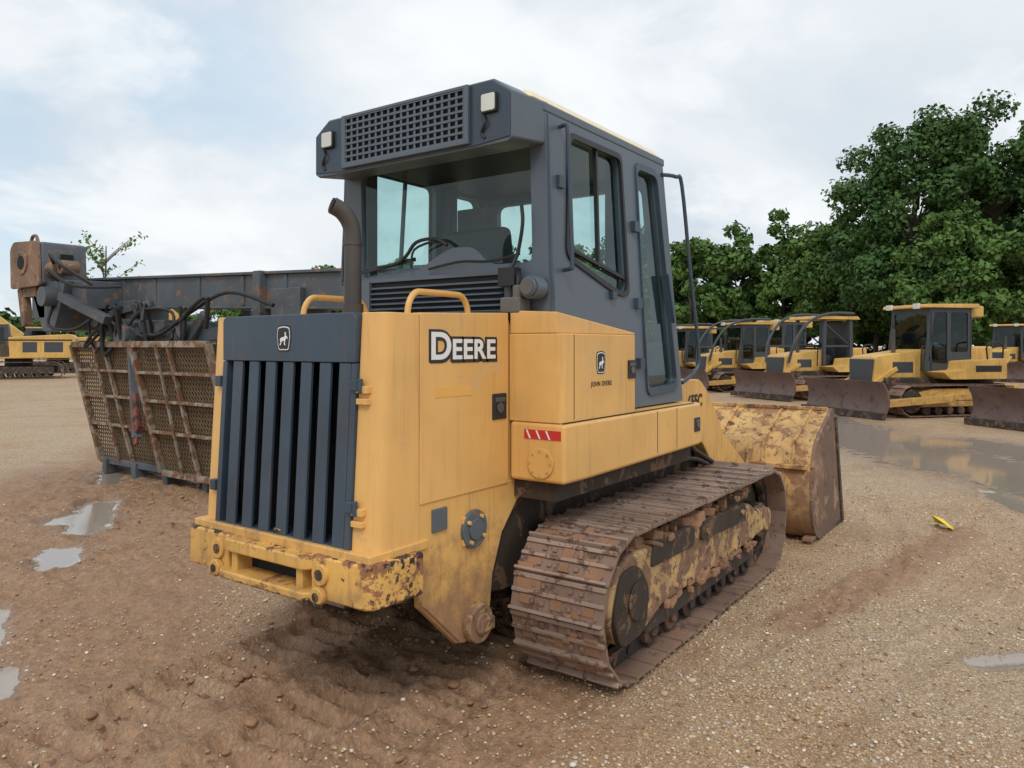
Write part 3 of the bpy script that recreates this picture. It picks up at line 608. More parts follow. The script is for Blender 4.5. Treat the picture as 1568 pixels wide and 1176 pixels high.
# ============================================================ BACKGROUND MACHINES
def bulldozer(x,y,heading,canopy=False,name='bulldozer',s=1.0,bladez=0.0,sweeps=False):
    e=empty(name,(x,y,0),rad(heading)); e.scale=(s,s,s)
    def P(mb,n,m,b=0): return mb.obj(n,e,M[m],b,off=(0,0,0))
    for i,sg in enumerate((-1,1)):
        ya,yb=sorted((sg*.68,sg*1.12))
        trackobj(e,f'track_{i+1}',-1.15,1.15,.36,.36,ya,yb,34,False,M['track'],(0,0,0))
        P(MB().prism(rp([(-1.15,.22),(1.2,.22),(1.2,.5),(.6,.62),(-1.0,.62)],.08,3),'y',sg*1.04,sg*.75),f'track_frame_{i+1}','bgyel',.02)
        mb=MB()
        for xx,r in ((-1.15,.26),(1.15,.26)): mb.cyl((xx,sg*.78,.36),(xx,sg*1.06,.36),r,20)
        for k in range(6): mb.cyl((-.75+k*.3,sg*.78,.14),(-.75+k*.3,sg*1.05,.14),.09,12)
        P(mb,f'wheels_{i+1}','trackdark')
        P(MB().cyl((-1.15,sg*1.05,.36),(-1.15,sg*1.09,.36),.17,18).box(-.55,.55,sg*1.03,sg*1.06,.36,.50),f'hub_covers_{i+1}','bgyel',.01)
        P(MB().prism(rp([(-1.35,.82),(.15,.82),(.35,.98),(-.2,1.02),(-.25,1.22),(-1.35,1.28)],.04,3),'y',sg*.5,sg*1.08),f'fender_{i+1}','bgyel',.02)
        P(MB().box(-1.2,-.5,sg*1.081,sg*1.084,.98,1.12),f'side_stripe_{i+1}','black')
        P(MB().bar((.2,sg*1.2,.42),(1.95,sg*1.15,.32+bladez),.12,.16).bar((1.0,sg*.42,1.05),(1.95,sg*.5,.55+bladez),.08,.10),f'push_arm_{i+1}','bgyel',.01)
        P(MB().tube([(.5,sg*.6,1.0),(.5,sg*.62,1.5),(.4,sg*.62,1.55)],.02,6,3).tube([(-1.3,sg*1.0,1.25),(-1.3,sg*1.0,1.6),(-.9,sg*1.0,1.6),(-.9,sg*1.0,1.25)],.02,6,3),f'handrail_{i+1}','black')
    P(MB().prism(rp([(.1,.6),(1.55,.6),(1.6,.75),(1.52,1.32),(.1,1.50)],.06,3),'y',-.42,.42),'engine_hood','bgyel',.03)
    P(MB().box(1.53,1.62,-.36,.36,.66,1.26).box(.55,1.1,-.425,.425,.95,1.2),'hood_grilles','bggrey',.01)
    P(MB().box(-1.5,1.4,-.6,.6,.35,.85),'main_case','belly',.03)
    P(MB().box(-1.45,-.85,-.62,.62,.8,1.55),'rear_tank','bgyel',.05)
    P(MB().cyl((.85,.15,1.4),(.85,.15,1.95),.05,12),'exhaust','pipe')
    b=[];nn=10
    for k in range(nn+1):
        z=.80*k/nn; b.append((2.0+.16*((2*z/.80-1)**2)-.0,z+bladez))
    bb=[(p[0]-.05,p[1]) for p in b[::-1]]
    P(MB().prism(b+bb,'y',-1.35,1.35),'dozer_blade','blade')
    P(MB().box(1.86,1.98,-1.0,1.0,.2+bladez,.32+bladez).box(1.86,1.98,-1.0,1.0,.58+bladez,.68+bladez),'blade_ribs','bgyel')
    P(MB().box(2.08,2.2,-1.37,1.37,bladez,.14+bladez),'cutting_edge','trackdark')
    P(MB().box(-1.9,-1.5,-.5,.5,.45,.62).box(-2.05,-1.9,-.75,.75,.42,.66).box(-2.02,-1.95,-.5,-.4,.1,.5).box(-2.02,-1.95,.4,.5,.1,.5),'ripper','bgyel',.02)
    zt=2.42
    if not canopy:
        so=[(-.85,1.05),(.12,.95),(.42,1.0),(.22,zt),(-.85,zt)]
        w1=rp([(-.77,2.32),(-.30,2.32),(-.30,1.42),(-.77,1.42)],.05,3); w2=rp([(-.2,2.32),(.14,2.32),(.30,1.2),(-.2,1.15)],.05,3)
        for i,sg in enumerate((-1,1)):
            P(MB().mapped(plate(so,[w1,w2],.04),lambda u,v,w:(u,sg*.58+w,v)),f'cab_side_{i+1}','bggrey')
            P(MB().mapped(sheet(w1),lambda u,v,w:(u,sg*.58+w,v)).mapped(sheet(w2),lambda u,v,w:(u,sg*.58+w,v)),f'cab_glass_{i+1}','glassdk')
        for i,xx in enumerate((-.85,.24)):
            P(MB().mapped(plate([(-.6,1.0),(.6,1.0),(.6,zt),(-.6,zt)],[rp([(-.5,1.4),(.5,1.4),(.5,2.3),(-.5,2.3)],.05,3)],.04),lambda u,v,w:(xx+w,u,v)),f'cab_end_{i+1}','bggrey')
            P(MB().mapped(sheet([(-.5,1.4),(.5,1.4),(.5,2.3),(-.5,2.3)]),lambda u,v,w:(xx,u,v)),f'cab_end_glass_{i+1}','glassdk')
        P(MB().prism(rp([(-1.05,zt),(.45,zt),(.42,zt+.08),(-1.0,zt+.1)],.02,2),'y',-.68,.68),'cab_roof','bgyel',.02)
        P(MB().box(-1.32,-.9,-.5,.5,zt-.2,zt+.06),'roof_air_unit','bgyel',.03)
        P(MB().box(.43,.5,-.5,-.35,zt-.02,zt+.1).box(.43,.5,.35,.5,zt-.02,zt+.1),'roof_lamps','lens')
    if canopy or sweeps:
        mb=MB()
        for sg in (-1,1):
            if canopy: mb.bar((-.8,sg*.58,.9),(-.78,sg*.58,zt),.12,.12); mb.bar((.25,sg*.58,1.0),(.2,sg*.58,zt),.09,.09)
            mb.tube([(1.5,sg*.5,1.1),(1.35,sg*.6,1.7),(.9,sg*.64,2.3),(.2,sg*.72,2.58),(-.8,sg*.72,2.6)],.045,8,4)
            if canopy: mb.bar((-.8,sg*.58,1.6),(.22,sg*.58,1.6),.06,.06); mb.bar((-.8,sg*.58,1.6),(.2,sg*.58,2.3),.04,.04)
        mb.bar((.9,-.64,2.28),(.9,.64,2.28),.06,.06); mb.bar((1.38,-.55,1.6),(1.38,.55,1.6),.06,.06)
        P(mb,'sweep_guards','bggrey',.005)
    if canopy:
        P(MB().box(-.8,-.77,-.55,.55,1.0,2.35).box(-.6,.2,-.56,-.54,1.0,1.55),'screens','bggrey')
        P(MB().box(-.5,.0,-.25,.25,1.1,1.3).box(-.6,-.45,-.25,.25,1.2,1.85).box(-.2,.2,-.4,.4,.9,1.35),'operator_seat','black',.03)
        P(MB().prism(rp([(-1.1,zt),(.5,zt),(.45,zt+.1),(-1.0,zt+.1)],.02,2),'y',-.7,.7),'canopy_roof','bgyel',.02)
    return e
bulldozer(20.5,2.5,139,False,'bulldozer',1.03)
bulldozer(24.8,5.9,146,True,'bulldozer.001',1.0,.04)
bulldozer(27.2,9.1,138,False,'bulldozer.002',.98,.0,True)
bulldozer(29.0,12.0,147,False,'bulldozer.003',.95,.10)
bulldozer(18.75,-1.1,138,False,'bulldozer.004')
bulldozer(42.5,1.4,160,False,'bulldozer.005',1.05)
bulldozer(33.5,13.6,142,True,'bulldozer.006')
bulldozer(31.5,9.0,150,False,'bulldozer.007',1.06,.08)

def excavator(x,y,heading,name):
    e=empty(name,(x,y,0),rad(heading))
    def P(mb,n,m,b=0): return mb.obj(n,e,M[m],b,off=(0,0,0))
    for i,sg in enumerate((-1,1)):
        ya,yb=sorted((sg*.9,sg*1.45)); trackobj(e,f'track_{i+1}',-1.6,1.6,.42,.42,ya,yb,34,False,M['track'],(0,0,0))
        mb=MB().prism(rp([(-1.6,.25),(1.6,.25),(1.6,.6),(-1.6,.6)],.1,3),'y',sg*.95,sg*1.38)
        for k in range(8): mb.cyl((-1.3+k*.37,sg*.95,.15),(-1.3+k*.37,sg*1.4,.15),.1,10)
        P(mb,f'track_frame_{i+1}','trackdark')
    P(MB().cyl((0,0,.6),(0,0,1.0),.6,24),'slew_ring','black')
    P(MB().prism(rp([(-2.5,1.2),(-2.3,1.0),(1.6,1.0),(1.6,1.75),(.2,2.05),(-2.35,2.2),(-2.55,2.0)],.06,3),'y',-1.35,1.35),'engine_house','bgyel',.04)
    P(MB().box(-2.0,-1.2,-1.36,1.36,1.3,1.8).box(-.9,-.3,-1.36,1.36,1.3,1.8),'side_grilles','bggrey')
    P(MB().box(-2.4,1.5,-1.357,1.357,1.86,1.93),'side_stripe','black')
    P(MB().prism(rp([(0.2,1.05),(1.65,1.05),(1.75,1.7),(1.45,2.65),(.3,2.65)],.1,3),'y',.55,1.35),'cab','bggrey',.03)
    P(MB().box(.45,1.3,1.345,1.36,1.7,2.5).box(.45,1.3,.54,.555,1.8,2.5),'cab_glass','glassdk')
    P(MB().box(.3,1.5,.6,1.3,2.64,2.72),'cab_roof','bgyel',.03)
    bm=rp([(1.2,1.3),(1.0,1.7),(3.0,3.4),(3.5,3.45),(5.6,2.6),(5.55,2.35),(3.4,2.9),(3.1,2.8)],.15,3)
    P(MB().prism(bm,'y',-.22,.22),'boom','bgyel',.03)
    P(MB().bar((5.5,0,2.9),(5.1,0,.9),.28,.34).bar((3.4,0,3.5),(5.3,0,3.1),.12,.12),'stick','bgyel',.03)
    P(MB().prism(rp([(4.9,.9),(5.4,1.0),(5.5,.3),(5.1,.0),(4.6,.15)],.1,3),'y',-.5,.5),'bucket','blade',.02)
    return e
excavator(16.6,42.0,152,'excavator'); excavator(12.0,47.0,150,'excavator.001'); excavator(21.5,49,150,'excavator.002'); excavator(23.0,33.5,165,'excavator.003'); excavator(31,33,230,'excavator.004')

# ============================================================ TREES
def leafmat(name,c0,c1):
    m,nt,b=newmat(name); v=objco(nt)
    g=nt.nodes.new('ShaderNodeNewGeometry')
    base=N_mix(nt,N_ramp(nt,N_noise(nt,v,.45,2),.35,.65),c0,c1)
    base=N_mix(nt,N_math(nt,'MULTIPLY',g.outputs['Random Per Island'],.5),base,tuple(x*1.4 for x in c1))
    nt.links.new(base,b.inputs['Base Color']); b.inputs['Roughness'].default_value=.7; b.inputs['Specular IOR Level'].default_value=.15
    return m
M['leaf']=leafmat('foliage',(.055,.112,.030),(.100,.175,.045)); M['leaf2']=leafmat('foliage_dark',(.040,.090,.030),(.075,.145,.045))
M['leafbg']=leafmat('foliage_bright',(.07,.14,.03),(.11,.20,.045))
mk,nt,b=newmat('bark'); v=objco(nt)
nt.links.new(N_mix(nt,N_noise(nt,N_map(nt,v,(8,8,1)),3,4),(.05,.04,.03),(.14,.11,.085)),b.inputs['Base Color']); b.inputs['Roughness'].default_value=.9
M['bark']=mk
def unit(n):
    d=rng.normal(size=(n,3)); return d/np.linalg.norm(d,axis=1)[:,None]
def leafdata(C,Nn,sz):
    Nn=Nn/np.linalg.norm(Nn,axis=1)[:,None]; n=len(C)
    a=np.cross(Nn,unit(n)); a/=np.linalg.norm(a,axis=1)[:,None]; b=np.cross(Nn,a)
    s=sz[:,None]; j=rng.uniform(.4,.8,(n,1))
    return np.stack([C+a*s,C+b*s*j+a*s*.1,C-a*s*.9,C-b*s*j+a*s*.1],1).reshape(-1,3)
def meshquads(name,V,mat,parent=None):
    me=bpy.data.meshes.new(name); n=len(V)//4
    me.vertices.add(len(V)); me.vertices.foreach_set('co',V.astype(np.float32).ravel())
    me.loops.add(4*n); me.loops.foreach_set('vertex_index',np.arange(4*n,dtype=np.int32))
    me.polygons.add(n); me.polygons.foreach_set('loop_start',np.arange(0,4*n,4,dtype=np.int32)); me.polygons.foreach_set('loop_total',np.full(n,4,dtype=np.int32))
    me.update(); me.validate(); me.materials.append(mat)
    o=bpy.data.objects.new(name,me); col.objects.link(o)
    if parent: o.parent=parent
    return o
def crown(cx,cy,z0,z1,rw,nclump,nleaf,ls,box=0):
    out=[]; H=(z1-z0)/2; zc=(z0+z1)/2
    D=unit(nclump); rr=rng.uniform(.30,1,nclump)**.5
    if box: D=np.sign(D)*np.abs(D)**(1-box); D/= (np.abs(D)**4).sum(1)[:,None]**.25; 
    for k in range(nclump):
        d=D[k]; w=rw*(1-.22*max(0,d[2])*(1-box))*rng.uniform(.72,1.12)
        c=np.array([cx+d[0]*w*rr[k],cy+d[1]*w*rr[k],zc+d[2]*H*.88*rr[k]*rng.uniform(.9,1.05)])
        r=rng.uniform(.13,.27)*rw*1.15
        n=int(nleaf/nclump*rng.uniform(.6,1.4)); dd=unit(n)
        rad_=(rng.uniform(.25,1.25,n)**.7)[:,None]
        p=c+dd*r*rad_*np.array([1,1,.75])
        nn=dd*.8+unit(n)*.8+np.array([0,0,.3])
        out.append(leafdata(p,nn,ls*rng.uniform(.5,1.2,n)))
    return np.concatenate(out)
def trunk(mb,x,y,h,r,nb=7,spread=2.0,seed=0):
    rd=random.Random(seed); pts=[(x,y,-.1)]
    for k in range(1,6): pts.append((x+rd.uniform(-.2,.2)*k*.3,y+rd.uniform(-.2,.2)*k*.3,h*k/5))
    mb.tube(pts,[r*(1-.16*i/4) for i in range(21)],10,4)
    for k in range(nb):
        a=rd.uniform(0,6.28); z=h*rd.uniform(.35,.95); s_=spread*rd.uniform(.6,1.1)
        q=[(x,y,z),(x+math.cos(a)*s_*.4,y+math.sin(a)*s_*.4,z+s_*.35),(x+math.cos(a)*s_,y+math.sin(a)*s_,z+s_*.9)]
        mb.tube(q,[r*.45,r*.4,r*.35,r*.3,r*.22,r*.16,r*.1,r*.08,r*.06],7,4)
def tree(name,x,y,z0,z1,rw,nclump,nleaf,ls,mat,tr=.35,seed=1,nb=9,box=0):
    e=empty(name,(x,y,0)); mb=MB(); trunk(mb,0,0,z1*.72,tr,nb,rw*.6,seed); mb.obj('trunk_and_limbs',e,M['bark'],off=(0,0,0))
    meshquads('crown',crown(0,0,z0,z1,rw,nclump,nleaf,ls,box),mat,e); return e
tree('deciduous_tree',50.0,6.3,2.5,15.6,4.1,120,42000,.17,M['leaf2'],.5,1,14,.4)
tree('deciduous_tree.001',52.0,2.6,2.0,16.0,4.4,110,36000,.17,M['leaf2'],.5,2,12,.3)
tree('deciduous_tree.002',53.5,10.8,1.5,11.2,3.8,60,18000,.18,M['leaf'],.4,3)
tree('deciduous_tree.003',50.0,-3.0,2.0,13.8,4.2,85,24000,.19,M['leaf'],.4,4)
tree('deciduous_tree.004',47.5,3.8,.8,10.0,3.4,60,16000,.18,M['leaf'],.3,6)
e=empty('young_tree',(15.1,30.6,0)); mb=MB(); rd=random.Random(9)
mb.tube([(0,0,-.1),(.05,0,1.5),(0,.05,3.0),(.1,0,4.4),(.15,.05,5.6)],[.10-.005*i for i in range(17)],8,4)
LV=[]
for k in range(22):
    a=rd.uniform(0,6.28); z=rd.uniform(2.8,5.4); s_=rd.uniform(.6,1.5)*(1.25-.12*(z-2.8))
    tip=(math.cos(a)*s_,math.sin(a)*s_,z+s_*.9); q=[(.05,0,z),(math.cos(a)*s_*.45,math.sin(a)*s_*.45,z+s_*.45),tip]
    mb.tube(q,[.03,.026,.022,.018,.014,.012,.01,.008,.006],5,4)
    for t in range(22):
        u=rd.uniform(.45,1.08); c=np.array([tip[0]*u,tip[1]*u,z+(tip[2]-z)*u])+rng.normal(0,.10,3); LV.append(c)
LV=np.array(LV); mb.obj('trunk_and_limbs',e,M['bark'],off=(0,0,0)); meshquads('leaves',leafdata(LV,unit(len(LV)),rng.uniform(.05,.12,len(LV))),M['leafbg'],e)
mb=MB(); VV=[]; VV2=[]
path=[(46,66),(50,59),(56,24),(59,8),(61,-16)]
rd=random.Random(5)
def along(t):
    seg=[math.dist(path[i],path[i+1]) for i in range(len(path)-1)]; T=sum(seg); s=t*T
    for i,g in enumerate(seg):
        if s<=g: u=s/g; return (path[i][0]*(1-u)+path[i+1][0]*u,path[i][1]*(1-u)+path[i+1][1]*u)
        s-=g
    return path[-1]
nT=27
for k in range(nT):
    x,y=along(k/(nT-1)); x+=rd.uniform(-1.2,1.2); h=rd.uniform(10.6,12.6) if y<40 else rd.uniform(8.5,10.2)
    VV.append(crown(x,y+rd.uniform(-.8,.8),.6,h,rd.uniform(2.6,3.4),50,5600,.25)); trunk(mb,x,y,h*.6,.22,4,1.5,k)
    x2,y2=along(min(1,(k+.5)/(nT-1))); VV2.append(crown(x2+4,y2,.5,h*rd.uniform(.88,1.0),3.3,36,2800,.38))
    VV2.append(crown(x2+1.5,y2,-.5,rd.uniform(4.5,6.5),2.6,16,1300,.34))
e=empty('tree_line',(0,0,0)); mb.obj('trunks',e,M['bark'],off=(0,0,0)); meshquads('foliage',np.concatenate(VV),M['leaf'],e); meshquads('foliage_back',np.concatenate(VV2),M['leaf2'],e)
VV=[]
for k in range(60):
    a=rad(30+62*k/59); d=165+rd.uniform(-12,12)
    VV.append(crown(d*math.cos(a),d*math.sin(a),0,rd.uniform(7,10),5.5,14,600,.85))
meshquads('distant_woodland',np.concatenate(VV),M['leaf2'])

# ============================================================ GROUND
def axis(a,b,st,far):
    inner=list(np.arange(a,b+1e-6,st)); lo=[];hi=[];d=st;x=a
    while x>-far: d*=1.13; x-=d; lo.append(x)
    x=inner[-1];d=st
    while x<far: d*=1.13; x+=d; hi.append(x)
    return np.array(lo[::-1]+inner+hi)
gx_=axis(-.5,12,.034,1500); gy_=axis(-2.5,10.5,.034,1500)
X,Yg=np.meshgrid(gx_,gy_,indexing='ij'); nx,ny=X.shape
PUD=[(3.25,6.9,3.85,7.9,.22),(3.3,7.4,3.5,7.5,.22),(2.62,6.0,2.8,6.35,.18),(2.2,6.9,2.4,7.3,.14),(4.5,9.0,4.9,9.7,.16),
     (1.45,3.95,1.6,4.2,.09),(1.7,4.7,1.9,5.2,.10),(16.5,3.9,12.0,1.0,1.15),(13.0,1.6,10.4,-.2,.90),(14.8,1.2,13.0,-.4,.7),(20,5,15,3.2,.8),(9.8,.5,8.9,.1,.16),
     (4.5,.28,4.75,.05,.09),(5.2,-.3,5.6,-.6,.12),(1.15,2.8,1.2,3.0,.06),(1.45,1.75,1.6,2.0,.04),(8.2,-.5,9.5,-1.2,.35),(7.0,-.2,7.6,-.5,.14)]
def caps(P):
    w=np.full(X.shape,-1.0)
    for (ax,ay,bx,by,r) in P:
        dx,dy=bx-ax,by-ay; t=np.clip(((X-ax)*dx+(Yg-ay)*dy)/(dx*dx+dy*dy),0,1)
        d=np.hypot(X-ax-t*dx,Yg-ay-t*dy); w=np.maximum(w,np.clip(1-d/r,-1,1))
    return w
wet=caps(PUD)
MUDS=[(1.9,2.3,3.2,2.7,1.2),(1.3,3.3,3.5,6.4,.8),(2.5,5.6,4.2,7.4,1.3),(0.5,3.6,2.2,6.0,.6),(1.0,2.0,2.4,1.9,.5),(4.5,1.2,7.5,.6,.18),(4,8,9,12,2.0)]
mud=caps(MUDS)
Z=np.zeros(X.shape)
nr=lambda x,y,s,o:noise.noise(Vector((x*s,y*s,o)))
inn=(X>-1.5)&(X<14)&(Yg>-4)&(Yg<12)
idx=np.argwhere(inn)
for i,j in idx:
    x=X[i,j];y=Yg[i,j]; m_=max(0,mud[i,j])
    h=.020*nr(x,y,.7,0)+.011*nr(x,y,2.6,3)+.005*nr(x,y,9,5)
    if m_>0: h+=min(1,m_*2.2)*(.036*nr(x,y,4.5,8)+.034*abs(nr(x,y,9,11))+.020*nr(x,y,17,2))
    Z[i,j]=h
def rut(ax,ay,bx,by,w,dep,pitch,am=.6):
    dx,dy=bx-ax,by-ay;Ln=math.hypot(dx,dy); s=((X-ax)*dx+(Yg-ay)*dy)/Ln; q=((X-ax)*-dy+(Yg-ay)*dx)/Ln
    q=q+.04*np.sin(s*2.1+ax*3); ed=np.clip(s/.3,0,1)*np.clip((Ln-s)/.3,0,1)
    m_=np.clip(1-(np.abs(q)/w)**4,0,1)*ed
    e_=np.exp(-((np.abs(q)-w*1.15)/(w*.28))**2)*ed
    return m_*(-dep+ am*dep*np.sin(s*2*math.pi/pitch+q*3))+e_*dep*.8
Z+=rut(.3,1.55,3.0,2.3,.16,.03,.13)+rut(.6,3.1,3.2,3.3,.22,.040,.15,.9)+rut(.9,2.35,2.9,2.6,.24,.046,.14,1.0)+rut(.4,4.6,4.2,6.4,.14,.022,.2)+rut(.2,5.3,3.9,7.0,.14,.022,.2)+rut(5,-.2,12,1.2,.12,.013,.25)+rut(6,.9,13,2.4,.12,.013,.25)
Z+=rut(2.8,.9,13,-1.6,.13,.012,.21)+rut(3.6,1.3,14,-.2,.10,.012,.21)+rut(7.6,1.0,14,6.0,.2,.016,.18)+rut(7.8,2.5,14,8.0,.2,.016,.18)
u=np.clip(wet*1.6+.35,0,1); u=u*u*(3-2*u); Z=Z*(1-u)+(-.016)*u
Z-=.008
for ya,yb in ((1.5,2.1),(3.3,3.95)):
    mm=(X>3.1)&(X<7.6)&(Yg>ya)&(Yg<yb); Z[mm]=np.minimum(Z[mm],-.002)
mm=(X>6.3)&(X<7.5)&(Yg>1.5)&(Yg<4); Z[mm]=np.minimum(Z[mm],-.008)
V=np.stack([X,Yg,Z],-1).reshape(-1,3)
ii=np.arange(nx*ny).reshape(nx,ny); F=np.stack([ii[:-1,:-1],ii[1:,:-1],ii[1:,1:],ii[:-1,1:]],-1).reshape(-1,4)
me=bpy.data.meshes.new('ground'); me.vertices.add(len(V)); me.vertices.foreach_set('co',V.astype(np.float32).ravel())
me.loops.add(F.size); me.loops.foreach_set('vertex_index',F.astype(np.int32).ravel())
me.polygons.add(len(F)); me.polygons.foreach_set('loop_start',np.arange(0,F.size,4,dtype=np.int32)); me.polygons.foreach_set('loop_total',np.full(len(F),4,dtype=np.int32))
me.update(); me.polygons.foreach_set('use_smooth',np.ones(len(F),dtype=bool))
for nm,arr in (('wet',wet),('mud',mud)):
    at=me.attributes.new(nm,'FLOAT','POINT'); at.data.foreach_set('value',arr.astype(np.float32).ravel())
g=bpy.data.objects.new('ground',me); col.objects.link(g)
m,nt,b=newmat('wet_gravel_ground'); v=objco(nt); v2=N_map(nt,v,(1,1,0))
def attr(n):
    a=nt.nodes.new('ShaderNodeAttribute'); a.attribute_name=n; return a.outputs['Fac']
big=N_noise(nt,v2,.35,4,.6); mid=N_noise(nt,v2,2.2,5,.65); fin=N_noise(nt,v2,22,5,.75)
wetf=N_math(nt,'ADD',attr('wet'),N_math(nt,'MULTIPLY',N_math(nt,'SUBTRACT',N_noise(nt,v2,5,4,.65),.5),1.5))
pud=N_ramp(nt,wetf,.10,.20); damp=N_ramp(nt,wetf,-.9,.25)
mudm=N_ramp(nt,N_math(nt,'ADD',attr('mud'),N_math(nt,'MULTIPLY',N_math(nt,'SUBTRACT',mid,.5),1.6)),-.25,.35)
mudm=N_math(nt,'MAXIMUM',mudm,N_math(nt,'MULTIPLY',N_ramp(nt,big,.56,.70),.35))
def stones(scale,seed):
    vc=nt.nodes.new('ShaderNodeTexVoronoi'); vc.inputs['Scale'].default_value=scale; vc.inputs['Randomness'].default_value=1
    nt.links.new(N_map(nt,v,(1,1,0),(seed,seed*.7,0)),vc.inputs['Vector'])
    sepc=nt.nodes.new('ShaderNodeSeparateColor'); nt.links.new(vc.outputs['Color'],sepc.inputs[0])
    cr=nt.nodes.new('ShaderNodeValToRGB'); nt.links.new(sepc.outputs[0],cr.inputs[0])
    els=cr.color_ramp.elements; els[0].position=0; els[0].color=(.12,.07,.04,1); els[1].position=1; els[1].color=(.90,.83,.68,1)
    for p,c in ((.25,(.42,.26,.13,1)),(.55,(.60,.42,.23,1)),(.72,(.24,.17,.12,1)),(.86,(.74,.60,.40,1))):
        q=els.new(p); q.color=c
    return vc.outputs['Distance'],sepc.outputs[1],cr.outputs[0]
d1,r1,c1=stones(36,0); d2,r2,c2=stones(84,3)
soil=N_mix(nt,N_ramp(nt,mid,.35,.65),(.49,.31,.165),(.62,.42,.245))
soil=N_mix(nt,N_ramp(nt,big,.42,.64),soil,(.60,.45,.295))
s2=N_math(nt,'MULTIPLY',N_ramp(nt,d2,.48,.25),N_math(nt,'GREATER_THAN',r2,.3))
s1=N_math(nt,'MULTIPLY',N_ramp(nt,d1,.42,.30),N_math(nt,'GREATER_THAN',r1,.60))
base=N_mix(nt,N_math(nt,'MULTIPLY',s2,.8),soil,c2)
base=N_mix(nt,N_math(nt,'MULTIPLY',N_ramp(nt,d2,.42,.62),.6),base,(.16,.095,.05))
base=N_mix(nt,N_math(nt,'MULTIPLY',N_ramp(nt,fin,.44,.70),.34),base,(.24,.145,.08))
base=N_mix(nt,N_math(nt,'MULTIPLY',s1,.9),base,c1)
mudc=N_mix(nt,N_ramp(nt,fin,.35,.7),(.220,.112,.060),(.43,.245,.138))
base=N_mix(nt,N_math(nt,'MULTIPLY',mudm,.76),base,mudc)
base=N_mix(nt,N_math(nt,'MULTIPLY',damp,.35),base,(.22,.14,.09))
base=N_mix(nt,pud,base,(.34,.28,.225))
nt.links.new(base,b.inputs['Base Color'])
rg=N_lin(nt,fin,.3,.7,.5,.85); rg=N_mix(nt,damp,rg,(.30,.30,.30)); rg=N_mix(nt,pud,rg,(.07,.07,.07))
nt.links.new(rg,b.inputs['Roughness'])
inv=N_math(nt,'SUBTRACT',1.0,pud)
h=N_math(nt,'ADD',N_math(nt,'MULTIPLY',s1,.007),N_math(nt,'MULTIPLY',s2,.0035))
h=N_math(nt,'ADD',N_math(nt,'MULTIPLY',h,N_math(nt,'SUBTRACT',1.0,N_math(nt,'MULTIPLY',mudm,.7))),N_math(nt,'MULTIPLY',fin,.022))
h=N_math(nt,'MULTIPLY',h,inv)
bp=nt.nodes.new('ShaderNodeBump'); bp.inputs['Strength'].default_value=.9; bp.inputs['Distance'].default_value=1.0; nt.links.new(h,bp.inputs['Height']); nt.links.new(bp.outputs[0],b.inputs['Normal'])
me.materials.append(m)

def hz(x,y):
    i=min(max(np.searchsorted(gx_,x),1),nx-1);j=min(max(np.searchsorted(gy_,y),1),ny-1); return float(Z[i,j]), float(wet[i,j]), float(mud[i,j])
t_=(1+5**.5)/2
icv=np.array([(-1,t_,0),(1,t_,0),(-1,-t_,0),(1,-t_,0),(0,-1,t_),(0,1,t_),(0,-1,-t_),(0,1,-t_),(t_,0,-1),(t_,0,1),(-t_,0,-1),(-t_,0,1)])/1.9
icf=[(0,11,5),(0,5,1),(0,1,7),(0,7,10),(0,10,11),(1,5,9),(5,11,4),(11,10,2),(10,7,6),(7,1,8),(3,9,4),(3,4,2),(3,2,6),(3,6,8),(3,8,9),(4,9,5),(2,4,11),(6,2,10),(8,6,7),(9,8,1)]
gv=[];gf=[];cnt=0
while cnt<30000:
    d=1.6+8*rng.random()**1.35; a=rad(rng.uniform(-3,74)); x=d*math.cos(a);y=d*math.sin(a)
    z,w_,m_=hz(x,y)
    if w_>.1 or (m_>.3 and rng.random()<.6): continue
    if noise.noise(Vector((x*1.3,y*1.3,4)))+rng.uniform(-.35,.35)<-.1: continue
    s_=.0036+.009*rng.random()**3
    if rng.random()<.010: s_*=2.2
    th=rng.random()*6.28; sc3=np.array([1,rng.uniform(.6,1),rng.uniform(.4,.7)])*s_
    p=icv*rng.uniform(.8,1.2,(12,1))*sc3; c_,n_=math.cos(th),math.sin(th)
    p=np.stack([p[:,0]*c_-p[:,1]*n_,p[:,0]*n_+p[:,1]*c_,p[:,2]],1)+np.array([x,y,z+s_*.2])
    gv.append(p); gf+= [(q[0]+cnt*12,q[1]+cnt*12,q[2]+cnt*12) for q in icf]; cnt+=1
gm=bpy.data.meshes.new('gravel'); gm.from_pydata(np.concatenate(gv).tolist(),[],gf)
gm.polygons.foreach_set('use_smooth',[True]*len(gm.polygons))
mg,nt,b=newmat('gravel_stones'); gi=nt.nodes.new('ShaderNodeNewGeometry')
cr=nt.nodes.new('ShaderNodeValToRGB'); nt.links.new(gi.outputs['Random Per Island'],cr.inputs[0])
els=cr.color_ramp.elements; els[0].color=(.26,.15,.08,1); els[1].color=(.85,.78,.66,1)
for p,c in ((.35,(.50,.33,.18,1)),(.65,(.64,.49,.31,1)),(.85,(.42,.36,.30,1))): q=els.new(p); q.color=c
nt.links.new(cr.outputs[0],b.inputs['Base Color']); b.inputs['Roughness'].default_value=.5
gm.materials.append(mg); go=bpy.data.objects.new('gravel',gm); col.objects.link(go)

